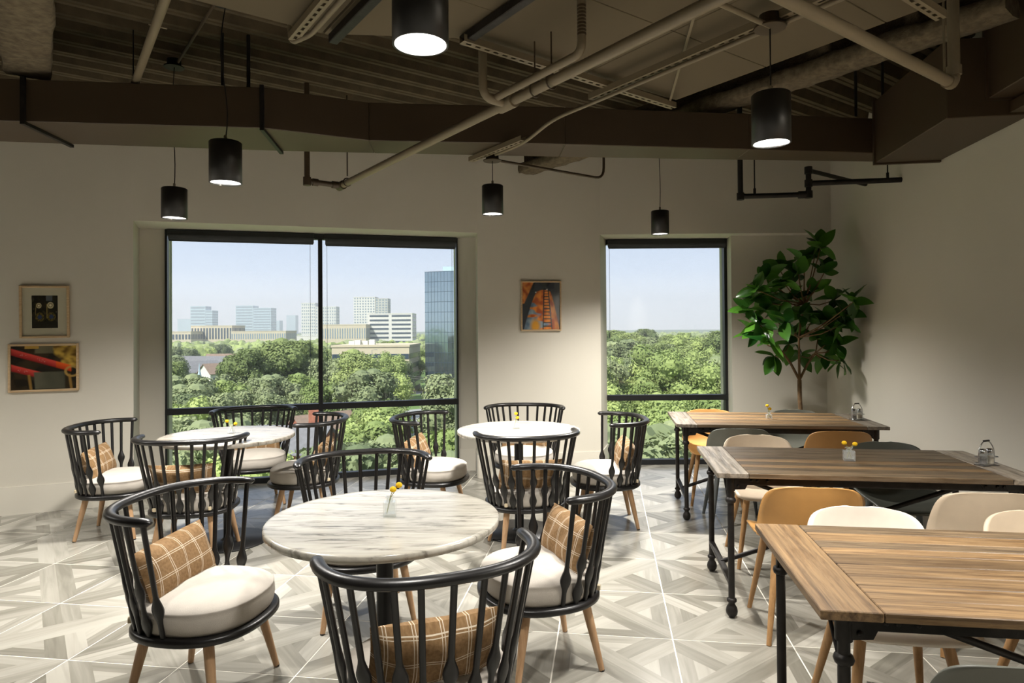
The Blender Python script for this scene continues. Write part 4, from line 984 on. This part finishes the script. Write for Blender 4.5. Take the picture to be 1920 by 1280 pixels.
rp_ = random.Random(5); tb = Vector((2.72, 6.17, 0)); tree = empty('potted_tree', tb)
m = MB(); m.lathe([(.12, 0), (.125, .01), (.16, .30), (.165, .32), (.155, .32), (.15, .28)], n=28, cap=False); m.lathe([(0, .001), (.12, .001)], n=28, cap=False); m.build('pot', M['pot'], tree)
m = MB(); m.lathe([(.0, .285), (.151, .28)], n=28, cap=False); m.build('soil', M['soil'], tree)
fork = py(1499, 712, 6.17) - tb
m = MB(); m.tube([(0, 0, .25), (.01, 0, .5), fork * .8 + Vector((.0, 0, 0)), fork], [.024, .021, .02, .019], 10); m.build('trunk', M['bark'], tree)
tips = [(1527, 484, 7), (1462, 506, 6), (1497, 514, 6), (1545, 512, 4), (1418, 543, 6), (1452, 548, 6), (1402, 582, 6), (1478, 566, 6), (1522, 548, 5), (1566, 562, 6), (1600, 566, 6), (1423, 606, 6), (1470, 606, 6), (1552, 600, 7), (1584, 606, 6), (1441, 640, 6), (1492, 622, 5), (1533, 636, 5), (1572, 646, 6), (1452, 668, 5), (1503, 668, 6), (1546, 668, 6), (1578, 676, 4), (1538, 466, 5), (1436, 520, 5), (1508, 490, 5), (1470, 530, 5), (1585, 585, 5), (1412, 562, 5), (1436, 580, 5), (1500, 590, 4), (1460, 585, 5), (1560, 625, 5), (1415, 625, 4), (1480, 645, 5), (1520, 605, 4)]
mids = [fork + Vector((-.15, .03, .27)), fork + Vector((-.01, -.02, .40)), fork + Vector((.15, .0, .25)), fork + Vector((0.06, .02, .72))]
for md in mids[:3]:
    m = MB(); m.tube([fork, fork.lerp(md, .5) + Vector((0, 0, .02)), md], [.013, .012, .010], 8); m.build('branch', M['bark'], tree)
m = MB(); m.tube([mids[1], mids[3]], [.010, .008], 8); m.build('branch', M['bark'], tree)
for (u, v, k) in tips:
    yy = 6.17 + rp_.uniform(-.28, .2)
    while py(u, v, yy).x > xr(yy) - .17: yy -= .03
    tp = py(u, v, yy) - tb
    md = min(mids, key=lambda q: (q - tp).length + (.5 if q.z > tp.z else 0))
    m = MB(); m.tube([md, md.lerp(tp, .5) + Vector((0, 0, -.03)), tp], [.007, .006, .004], 6); m.build('twig', M['bark'], tree)
    out = (tp - Vector((fork.x, fork.y, fork.z + .35))); a0 = rp_.uniform(0, 6.28); base = math.atan2(out.y, out.x)
    k += 2
    for i in range(k):
        a = a0 + i * 2 * math.pi / k + rp_.uniform(-.3, .3); el = rp_.uniform(-.95, 1.1)
        dv = Vector((math.cos(a) * math.cos(el), math.sin(a) * math.cos(el), math.sin(el))) + out.normalized() * .45; dv.normalize()
        e_ = tb + tp + dv * .24
        if e_.x > xr(e_.y) - .02: dv.x = -abs(dv.x) * .6; dv.normalize()
        if e_.y > 6.85: dv.y = -abs(dv.y)
        x = dv.cross(Vector((0, 0, 1))).normalized(); z = x.cross(dv); o = link('leaf', rp_.choice(LM), tree)
        sc = rp_.uniform(.85, 1.12); o.matrix_local = Matrix.Translation(tp) @ Matrix((x, dv, z)).transposed().to_4x4() @ Matrix.Rotation(rp_.uniform(-1.2, 1.2), 4, 'Y') @ Matrix.Scale(sc, 4)
tag(tree, 'tall potted tree with large glossy dark green leaves in the corner', 'plant')

# ------------------------------------------------------------------ outside
ZG = -20.0
def gpt(u, v): return pz(u, v, ZG)
M['grass'] = mat('lawn', srgb(92, 118, 60), 1, var=.3, scale=.05); M['asphalt'] = mat('asphalt', srgb(150, 152, 152), .9, var=.08, scale=.3); M['concrete'] = mat('pale_concrete', srgb(186, 182, 172), .9, var=.06, scale=.5)
M['b_beige'] = mat('beige_facade', srgb(192, 181, 157), .8, var=.03, scale=.2); M['b_white'] = mat('white_facade', srgb(206, 204, 198), .8, var=.03, scale=.2); M['b_blue'] = mat('haze_tinted_facade', srgb(176, 196, 208), .4, var=.04, scale=.1); M['b_grey'] = mat('grey_facade', srgb(176, 176, 168), .8, var=.04, scale=.2)  # pale blue facade: distance haze put into its colour
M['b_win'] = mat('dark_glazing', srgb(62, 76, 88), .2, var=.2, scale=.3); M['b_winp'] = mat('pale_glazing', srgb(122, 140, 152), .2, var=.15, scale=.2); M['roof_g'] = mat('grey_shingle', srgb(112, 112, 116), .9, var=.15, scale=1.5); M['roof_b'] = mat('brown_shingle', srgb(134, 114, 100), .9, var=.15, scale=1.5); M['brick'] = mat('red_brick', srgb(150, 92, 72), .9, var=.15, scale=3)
M['pole'] = mat('weathered_pole', srgb(150, 148, 140), .8); M['car_w'] = mat('car_white', srgb(225, 226, 228), .3); M['car_r'] = mat('car_red', srgb(150, 40, 34), .3); M['car_d'] = mat('car_dark', srgb(44, 48, 56), .3); M['tyre'] = mat('tyre', srgb(26, 26, 26), .8)
m = MB(); g = 12; 
m.add([(-5000, -3000, ZG), (5000, -3000, ZG), (5000, 7000, ZG), (-5000, 7000, ZG)], [(0, 1, 2, 3)])
struct(tag(m.build('ground', M['grass']), 'green ground far below the windows'))
def slab(pts, name, mt, label, z=.06):
    m = MB(); m.prism([p.xy[:] for p in pts], ZG, ZG + z); return struct(tag(m.build(name, M[mt]), label))
slab([gpt(690, 775), gpt(900, 757), gpt(960, 775), gpt(905, 850), gpt(700, 850)], 'parking_lot', 'asphalt', 'pale grey parking lot below the wide window')
slab([gpt(1090, 752), gpt(1250, 750), gpt(1235, 768), gpt(1060, 776)], 'side_road', 'asphalt', 'pale grey road between the trees')
slab([gpt(430, 752), gpt(800, 738), gpt(800, 733), gpt(420, 744)], 'street', 'asphalt', 'street running between the trees', .04)
slab([gpt(360, 880), gpt(560, 800), gpt(700, 850), gpt(620, 960)], 'paved_yard', 'concrete', 'pale paved yard below the wide window', .05)

BLD = []
def building(name, u0, u1, vt, y, depth, wallm, label, win=None, winm='b_win', vb=None, roofh=0, yaw=0, grp=None):
    """a box building whose near face spans pixels u0..u1 with its roof at vt; windows are (nx, nz, fw, fh) or strips"""
    p0, p1 = py(u0, vt, y), py(u1, vt, y); zt = (p0.z + p1.z) / 2; W_ = p1.x - p0.x; Hh = zt - ZG
    BLD.append((p0.x - 8, p1.x + 8, y - 8, y + depth + 8))
    o = empty(name, ((p0.x + p1.x) / 2, y, ZG), yaw)
    m = MB(); m.box((0, depth / 2, Hh / 2), (W_, depth, Hh)); m.build('wall', M[wallm], o)
    m = MB(); m.box((0, depth / 2, Hh + .25), (W_ + .5, depth + .5, .7)); m.build('parapet', M[wallm], o)
    if win:
        nx, nz_, fw, fh, zb = win
        zs = [zb + (Hh - zb) * (j + .5) / nz_ for j in range(nz_)]; xs = [-W_ / 2 + W_ * (i + .5) / nx for i in range(nx)]
        wm = MB(); wm.box((0, 0, 0), (W_ / nx * fw, .3, (Hh - zb) / nz_ * fh)); me = wm.mesh('window', M[winm])
        for z in zs:
            for x in xs: q = link('window', me, o); q.location = (x, -.05, z)
        sm_ = MB(); k = max(2, int(depth / W_ * nx)); sm_.box((0, 0, 0), (.3, depth / k * fw, (Hh - zb) / nz_ * fh)); me2 = sm_.mesh('side_window', M[winm])
        for z in zs:
            for i in range(k):
                for s_ in (-1, 1): q = link('side_window', me2, o); q.location = (s_ * W_ / 2, depth * (i + .5) / k, z)
    return tag(o, label, 'building', grp), Hh, W_
B = building
# hazy skyline
sk = 'towers on the skyline'
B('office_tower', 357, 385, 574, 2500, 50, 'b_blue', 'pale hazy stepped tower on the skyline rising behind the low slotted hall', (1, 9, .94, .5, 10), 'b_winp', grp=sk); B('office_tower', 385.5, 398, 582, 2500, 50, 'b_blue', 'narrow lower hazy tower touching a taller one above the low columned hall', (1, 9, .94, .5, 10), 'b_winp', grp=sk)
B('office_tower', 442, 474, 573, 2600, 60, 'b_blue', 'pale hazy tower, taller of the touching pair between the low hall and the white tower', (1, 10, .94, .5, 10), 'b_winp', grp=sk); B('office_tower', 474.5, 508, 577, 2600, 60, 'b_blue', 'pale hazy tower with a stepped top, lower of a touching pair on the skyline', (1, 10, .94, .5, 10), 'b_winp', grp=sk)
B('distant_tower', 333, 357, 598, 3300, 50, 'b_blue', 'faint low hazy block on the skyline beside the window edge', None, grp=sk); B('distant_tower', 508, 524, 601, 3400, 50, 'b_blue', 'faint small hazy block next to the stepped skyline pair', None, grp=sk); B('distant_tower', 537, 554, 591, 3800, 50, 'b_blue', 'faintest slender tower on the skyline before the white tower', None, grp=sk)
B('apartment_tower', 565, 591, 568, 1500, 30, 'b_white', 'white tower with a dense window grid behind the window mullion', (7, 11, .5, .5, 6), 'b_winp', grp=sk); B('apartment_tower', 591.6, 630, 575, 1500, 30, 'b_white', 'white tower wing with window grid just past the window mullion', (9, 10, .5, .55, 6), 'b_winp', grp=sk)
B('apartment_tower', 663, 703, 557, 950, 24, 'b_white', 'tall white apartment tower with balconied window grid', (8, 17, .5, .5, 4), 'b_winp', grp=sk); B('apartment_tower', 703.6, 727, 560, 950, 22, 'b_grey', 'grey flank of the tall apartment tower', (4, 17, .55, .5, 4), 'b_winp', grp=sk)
B('office_block', 690, 773, 588, 720, 30, 'b_white', 'white office block with dark horizontal window bands before the tall apartment tower', (2, 7, .86, .42, 6), 'b_win')
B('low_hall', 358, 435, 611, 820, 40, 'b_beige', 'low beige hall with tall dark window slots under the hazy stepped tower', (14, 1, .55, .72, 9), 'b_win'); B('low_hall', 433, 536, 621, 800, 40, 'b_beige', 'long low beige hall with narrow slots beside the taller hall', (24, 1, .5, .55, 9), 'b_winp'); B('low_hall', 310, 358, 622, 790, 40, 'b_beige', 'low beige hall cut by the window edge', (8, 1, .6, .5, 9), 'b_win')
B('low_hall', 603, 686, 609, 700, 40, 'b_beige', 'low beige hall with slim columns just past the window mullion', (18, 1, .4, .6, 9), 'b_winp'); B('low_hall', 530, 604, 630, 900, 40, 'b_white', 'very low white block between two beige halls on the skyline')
# near low office with banded windows
o, Hh, W_ = B('banded_office', 622, 767, 650, 216, 26, 'b_beige', 'near beige office with dark ribbon windows among the trees', None)
for j in range(4):
    z = Hh - 3.2 - j * 3.4
    m = MB(); m.box((0, -.05, z), (W_ - .3, .3, 1.6)); m.build('ribbon_window', M['b_win'], o); m = MB(); m.box((W_ / 2, 13, z), (.3, 25, 1.6)); m.build('ribbon_window', M['b_win'], o)
for i, (dx, dy, s_) in enumerate(((-5.5, 6, 1.6), (-3.2, 7, 1.3), (-.6, 6, 1.7), (-8, 8, 1.2))):
    m = MB(); m.box((dx, dy, Hh + .6 + s_ / 2), (1.9, 1.9, s_)); m.build('roof_unit', M['b_white'], o)
# mirror glass tower
def mirror_mat():
    m, n, b = nodes('blue_mirror_glass'); b.inputs['Base Color'].default_value = (*srgb(146, 162, 170), 1); b.inputs['Metallic'].default_value = .9; b.inputs['Roughness'].default_value = .08
    ns = N(n, 'TexNoise'); ns.inputs['Scale'].default_value = .25; n.links.new(coords(n), ns.inputs['Vector']); bump(n, b, ns.outputs[0], .08, .3); return m
M['mirror'] = mirror_mat()
pb = py(797, 620, 223); pt_ = py(797, 510, 223).z; Ht = pt_ - ZG; tw = empty('glass_tower', (pb.x, 223, ZG)); fl_n = 12
prof_t = [(0, 0), (3.5, -1.6), (8, -3.0), (14, -4.4), (22, -5.6), (32, -6.0), (32, 24), (0, 24)]
m = MB(); m.prism([(x, y) for x, y in prof_t], 0, Ht); m.build('curtain_wall', M['mirror'], tw)
for j in range(fl_n + 1):
    m = MB(); z = Ht * j / fl_n
    for a, b in zip(prof_t[:5], prof_t[1:6]): m.bar((*a, z), (*b, z), .16, .14)
    m.build('spandrel_line', M['b_win'], tw)
for k in range(1, 26):
    s_ = k * 1.15; x = min(s_, 31.5); i = max(i_ for i_ in range(5) if prof_t[i_][0] <= x); a, b = prof_t[i], prof_t[i + 1]; y = a[1] + (b[1] - a[1]) * (x - a[0]) / (b[0] - a[0])
    m = MB(); m.box((x, y, Ht / 2), (.07, .12, Ht)); m.build('glass_joint', M['b_win'], tw)
m = MB(); m.box((9, 4, Ht + 1), (6, 5, 2)); m.build('roof_plant', M['b_blue'], tw); m = MB(); m.box((13, 8, Ht + 3.2), (3, 4, 6)); m.build('roof_mast', M['b_blue'], tw)
tag(tw, 'curved blue mirror glass tower at the edge of the wide window', 'building')

def gable(name, c, L, Wd, hw, hr, yaw, rm, wm, label, ex=None):
    o = empty(name, (c.x, c.y, ZG), yaw); e_ = .5
    m = MB(); m.box((0, 0, hw / 2), (L, Wd, hw)); m.add([(-L / 2, -Wd / 2, hw), (-L / 2, Wd / 2, hw), (-L / 2, 0, hw + hr), (L / 2, -Wd / 2, hw), (L / 2, Wd / 2, hw), (L / 2, 0, hw + hr)], [(0, 2, 1), (3, 4, 5)]); m.build('wall', M[wm], o)
    for s_ in (-1, 1):
        m = MB(); y = s_ * (Wd / 2 + e_); vs = [(-L / 2 - e_, y, hw - e_ * hr / (Wd / 2)), (L / 2 + e_, y, hw - e_ * hr / (Wd / 2)), (L / 2 + e_, 0, hw + hr), (-L / 2 - e_, 0, hw + hr)]
        vs += [(a, b, z + .2) for a, b, z in vs]; m.add(vs, [(0, 1, 2, 3), (7, 6, 5, 4), (0, 4, 5, 1), (1, 5, 6, 2), (2, 6, 7, 3), (3, 7, 4, 0)]); m.build('roof_slope', M[rm], o)
    nw = max(2, int(L / 3)); wb = MB(); wb.box((0, 0, 0), (1.1, .2, 1.4)); me = wb.mesh('window', M['b_win'])
    for i in range(nw):
        for s_ in (-1, 1): q = link('window', me, o); q.location = (-L / 2 + L * (i + .5) / nw, s_ * Wd / 2, hw * .55)
    if ex: ex(o)
    return tag(o, label, 'house')
hz_ = lambda u, v, y: py(u, v, y)
gable('house', hz_(352, 690, 268), 22, 13, 5, 4.2, .5, 'roof_g', 'b_white', 'grey roofed white house beside the wide window edge'); gable('house', hz_(392, 680, 285), 30, 14, 6, 4.5, -.25, 'roof_g', 'b_white', 'long grey roofed white house behind the steeple'); gable('house', hz_(415, 690, 262), 14, 10, 5, 3.6, .9, 'roof_b', 'b_white', 'brown roofed house next to the grey roofs')
gable('house', hz_(425, 665, 330), 18, 10, 6, 4, .2, 'roof_b', 'b_white', 'small brown roofed house farthest among the house roofs')
def steep(o):
    m = MB(); m.box((0, 0, 6.4), (1.6, 1.6, 3)); m.build('belfry', M['b_white'], o); m = MB(); m.lathe([(1.1, 7.9), (.25, 12.2), (.0, 14.4)], n=8, smooth=False, cap=False); m.build('spire', M['b_blue'], o)
gable('chapel', hz_(374, 735, 150), 12, 7, 4.5, 2.4, 1.2, 'roof_g', 'b_white', 'white chapel with a pale pointed steeple among the trees', steep)
def chim(o):
    m = MB(); m.box((6, 1, 7.2), (1.6, 1.2, 6)); m.build('chimney', M['brick'], o)
gable('house', hz_(515, 800, 98), 17, 10, 4.2, 3.0, -.15, 'roof_g', 'brick', 'grey roofed brick house with chimney below the grey marble table view', chim)
gable('shed', hz_(652, 818, 105), 9, 6, 3.0, 1.6, .3, 'roof_g', 'b_white', 'small white shed beside the red brick house')
gable('house', hz_(606, 812, 112), 10, 8, 4.4, 2.8, .8, 'roof_b', 'brick', 'red brick house with brown roof below the window mullion')

# street poles and wires
def pole(u, vt, vb, label, arm=0):
    b = gpt(u, vb); t_ = py(u, vt, b.y).z; o = empty('street_pole', (b.x, b.y, ZG)); h = t_ - ZG
    m = MB(); m.tube([(0, 0, 0), (0, 0, h)], [.16, .1], 8); m.build('shaft', M['pole'], o)
    if arm: m = MB(); m.tube([(0, 0, h - .3), (0, 0, h), (arm, 0, h + .2)], .08, 6); m.build('arm', M['pole'], o); m = MB(); m.box((arm, 0, h + .12), (.9, .35, .18)); m.build('lamp_head', M['pole'], o)
    else: m = MB(); m.box((0, 0, h - .9), (2.2, .12, .14)); m.build('crossarm', M['pole'], o)
    return tag(o, label, 'pole', 'street poles'), Vector((b.x, b.y, t_ - .9))
q1 = pole(698, 656, 745, 'pale street lamp pole before the banded office', 1.2)[1]; q2 = pole(727, 692, 756, 'utility pole before the mirror glass tower')[1]; q3 = pole(640, 688, 756, 'street pole just past the window mullion')[1]; q4 = pole(1242, 690, 752, 'slim pole before the trees in the narrow window', 1)[1]
for i, (a, b) in enumerate(((q2, Vector((q2.x + 30, q2.y - 5, q2.z - 1))), (q3, q2))):
    for dz in (0, -.6):
        m = MB(); n_ = 12; m.tube([a.lerp(b, k / n_) + Vector((0, 0, dz - 1.2 * math.sin(math.pi * k / n_))) for k in range(n_ + 1)], .03, 4); tag(m.build('overhead_wire', M['pole']), 'thin overhead wire strung past the mirror glass tower', 'wire', 'overhead wires')
# parked cars
def car(p, yaw, mt, label):
    o = empty('car', (p.x, p.y, ZG + .06), yaw)
    m = MB(); vs = []
    sec = [(-2.2, .35, .75), (-2.1, .85, .85), (-1.5, .92, .86), (-.9, 1.42, .72), (.5, 1.45, .72), (1.2, .98, .84), (2.0, .85, .84), (2.2, .4, .75)]
    for x, z, hw in sec: vs += [(x, -hw, .3), (x, -hw, z), (x, hw, z), (x, hw, .3)]
    m.add(vs, [(i * 4 + j, i * 4 + j + 1, (i + 1) * 4 + j + 1, (i + 1) * 4 + j) for i in range(len(sec) - 1) for j in range(3)] + [(0, 1, 2, 3), (31, 30, 29, 28)]); m.build('body', M[mt], o)
    m = MB(); m.box((-.2, 0, 1.2), (1.9, 1.5, .34)); m.build('cabin_glass', M['b_win'], o)
    for x in (-1.35, 1.35):
        for s_ in (-1, 1): m = MB(); m.tube([(x, s_ * .72, .32), (x, s_ * .9, .32)], .32, 12); m.build('wheel', M['tyre'], o)
    return tag(o, label, 'car', 'parked cars')
car(gpt(675, 822), .2, 'car_d', 'dark car parked by the white shed'); car(gpt(705, 742), .1, 'car_r', 'red car on the street beneath the poles'); car(gpt(770, 800), .9, 'car_w', 'white car in the pale parking lot'); car(gpt(830, 775), 1.2, 'car_w', 'white car at the far edge of the parking lot')

# ---- trees
M['fol'] = [leaf_mat('foliage_a', srgb(92, 108, 62), srgb(154, 167, 102), .8, .2, .35), leaf_mat('foliage_b', srgb(110, 129, 70), srgb(178, 192, 118), .8, .2, .35), leaf_mat('foliage_c', srgb(102, 115, 80), srgb(164, 173, 126), .8, .2, .35)]
def crown(seed, nleaf, hgt, wid, mt):
    rn = random.Random(seed); blobs = []
    for _ in range(26):
        a = rn.uniform(0, 6.28); r = wid / 2 * math.sqrt(rn.random()) * .78; zz = rn.uniform(.36, .93); r *= math.sqrt(max(.08, 1 - ((zz - .58) / .42) ** 2))
        blobs.append((Vector((r * math.cos(a), r * math.sin(a), zz * hgt)), rn.uniform(.13, .22) * wid))
    m = MB(); vs = []; fs = []
    for _ in range(nleaf):
        c, rr = rn.choice(blobs); d = Vector((rn.gauss(0, 1), rn.gauss(0, 1), rn.gauss(.25, 1))).normalized(); p = c + d * rr * rn.uniform(.72, 1.05); p.z = min(p.z, hgt)
        nrm = (d + Vector((rn.uniform(-.7, .7), rn.uniform(-.7, .7), rn.uniform(-.4, .8)))).normalized(); x = nrm.orthogonal().normalized(); x = Matrix.Rotation(rn.uniform(0, 6.28), 3, nrm) @ x; y = nrm.cross(x); s_ = rn.uniform(.09, .2) * wid / 9
        b = len(vs); vs += [p - x * s_ - y * s_ * .6, p + x * s_ - y * s_ * .7, p + x * s_ * .8 + y * s_ * .7, p - x * s_ * .9 + y * s_ * .6]; fs.append((b, b + 1, b + 2, b + 3))
    for c, rr in blobs:                                   # dense inner leaf mass
        pr = 5
        for i in range(pr):
            for j in range(7):
                def q(i_, j_): th = math.pi * i_ / pr; ph = 2 * math.pi * j_ / 7; return c + Vector((math.sin(th) * math.cos(ph), math.sin(th) * math.sin(ph), math.cos(th))) * rr * .74
                b = len(vs); vs += [q(i, j), q(i + 1, j), q(i + 1, j + 1), q(i, j + 1)]; fs.append((b, b + 1, b + 2, b + 3))
    m.add(vs, fs); return m.mesh('foliage', mt)
TV = []
for k in range(6):
    hgt, wid = ((13, 11), (14, 10), (12, 12), (15, 12), (11, 9), (13, 13))[k]
    fo = crown(40 + k, 7500, hgt, wid, M['fol'][k % 3]); tm = MB(); tm.tube([(0, 0, 0), (.1, .1, hgt * .25), (0, .2, hgt * .6)], [.3, .26, .12], 7)
    for a in range(3): tm.tube([(.1, .1, hgt * .25), (math.cos(a * 2.1) * wid * .2, math.sin(a * 2.1) * wid * .2, hgt * .6)], [.16, .06], 5)
    TV.append((tm.mesh('trunk', M['bark']), fo, hgt))
rt = random.Random(21); TL_ = ['dark green broad tree among the tree tops outside', 'bright green round tree among the tree tops outside', 'dull olive green tree among the tree tops outside']
placed = []
clear = [((gpt(u, v).x, gpt(u, v).y), r) for u, v, r in ((700, 800, 9), (760, 800, 14), (830, 790, 14), (860, 765, 22), (1150, 762, 16), (1200, 760, 15), (830, 830, 9))] + [((hz_(u, 700, y).x, y), r) for u, y, r in ((352, 268, 14), (392, 285, 17), (415, 262, 10), (374, 150, 6), (515, 98, 9), (652, 105, 6), (606, 112, 7), (690, 228, 22), (425, 330, 12))] + [((pb.x + 14, 225), 20)]
def put_tree(x, y, s_, k, rz=None):
    tm, fo, hgt = TV[k]; o = link('tree', tm); o.location = (x, y, ZG); o.scale = (s_, s_, s_); o.rotation_euler = (0, 0, rt.uniform(0, 6.28) if rz is None else rz); link('foliage', fo, o)
    tag(o, TL_[k % 3], 'tree', 'trees outside the windows'); placed.append((x, y, 4.5 * s_))
def tree_px(u, vt, y, k):                                 # a tree whose top is seen at the pixel
    p = py(u, vt, y); put_tree(p.x, y, (p.z - ZG) / TV[k][2], k)
for u, vt, y, k in ((470, 655, 150, 3), (520, 640, 158, 0), (565, 640, 165, 3), (450, 662, 172, 0), (690, 700, 122, 2), (660, 660, 150, 0), (620, 672, 160, 5), (735, 690, 135, 1), (745, 640, 260, 1), (770, 655, 240, 3), (345, 728, 105, 2), (385, 740, 100, 5), (340, 790, 66, 5), (400, 800, 64, 2), (475, 830, 52, 1), (700, 768, 78, 1), (738, 770, 82, 4), (690, 800, 66, 4), (745, 830, 56, 2), (842, 806, 50, 4), (885, 790, 62, 1), (1170, 775, 62, 1), (1215, 762, 72, 1), (1265, 752, 80, 4), (1310, 748, 78, 1), (1345, 752, 74, 4), (1180, 812, 50, 2), (1240, 806, 48, 5), (1300, 800, 52, 2), (1340, 806, 50, 5), (1150, 820, 46, 2), (792, 862, 44, 2), (660, 845, 50, 2), (1400, 790, 60, 1), (1090, 800, 60, 4), (1148, 634, 255, 0), (1178, 641, 225, 2), (1214, 633, 280, 5), (1258, 629, 300, 0), (1292, 634, 250, 3), (1330, 628, 315, 2), (1356, 637, 235, 5), (1235, 645, 200, 3), (1310, 648, 190, 1)):
    tree_px(u, vt, y, k)
tries = 0
while len(placed) < 298 and tries < 12000:
    tries += 1; y = 85 + 330 * rt.random() ** 1.15; x = y * (rt.uniform(-.60, -.02) if rt.random() < .55 else rt.uniform(.08, .38)); s_ = rt.uniform(.75, 1.12)
    if x > 0: y = 105 + 330 * rt.random() ** 1.25; x = y * rt.uniform(.08, .38); s_ = rt.uniform(.95, 1.4)
    u_ = 960 + F * x / y
    if (325 < u_ < 442 and 165 < y < 300) or (350 < u_ < 400 and 95 < y < 152) or (752 < u_ < 862 and y < 190) or (1128 < u_ < 1205 and 120 < y < 188): continue
    if any(math.hypot(x - c[0], y - c[1]) < r + 3.5 for c, r in clear) or any(math.hypot(x - a, y - b) < (r_ + 4.5 * s_) * .62 for a, b, r_ in placed): continue
    put_tree(x, y, s_, rt.randrange(6))
# the wood beyond, too many to count
m = MB(); rf = random.Random(9)
ico = bmesh.new(); bmesh.ops.create_icosphere(ico, subdivisions=2, radius=1); iv = [v.co.copy() for v in ico.verts]; iff = [[v.index for v in f.verts] for f in ico.faces]; ico.free()
for k in range(2300):
    y = 425 + 1500 * rf.random() ** 1.5; x = y * rf.uniform(-.68, .48); rw = rf.uniform(4, 7); rh = rf.uniform(4, 6.5); cz = ZG + rf.uniform(4, 7)
    if any(a < x < b and c < y < d for a, b, c, d in BLD): continue
    if y < 830 and any(math.hypot(x - c[0], y - c[1]) < r for c, r in clear): continue
    so = Vector((rf.uniform(0, 99), rf.uniform(0, 99), 0))
    m.add([(x + v.x * rw * (1 + .35 * noise.noise(v * 2.2 + so)), y + v.y * rw * (1 + .35 * noise.noise(v * 2.2 + so)), cz + v.z * rh * (1 + .35 * noise.noise(v * 2.2 + so))) for v in iv], iff, rf.randrange(3), False)
tag(m.build('distant_wood', M['fol']), 'dense green canopy of distant trees stretching to the horizon', 'wood', kind='stuff')

# ------------------------------------------------------------------ haze over the city
hm = bpy.data.materials.new('haze'); hm.use_nodes = True; hn = hm.node_tree; hn.nodes.clear(); ho = N(hn, 'OutputMaterial'); hv = N(hn, 'VolumeScatter')
hv.inputs['Color'].default_value = (.96, .98, 1, 1); hv.inputs['Density'].default_value = .00032; hv.inputs['Anisotropy'].default_value = .2; hn.links.new(hv.outputs[0], ho.inputs['Volume'])
m = MB(); m.box((0, 2040, 80), (9000, 4000, 202)); tag(m.build('haze', hm), 'thin pale haze over the city outside', 'haze', kind='stuff')
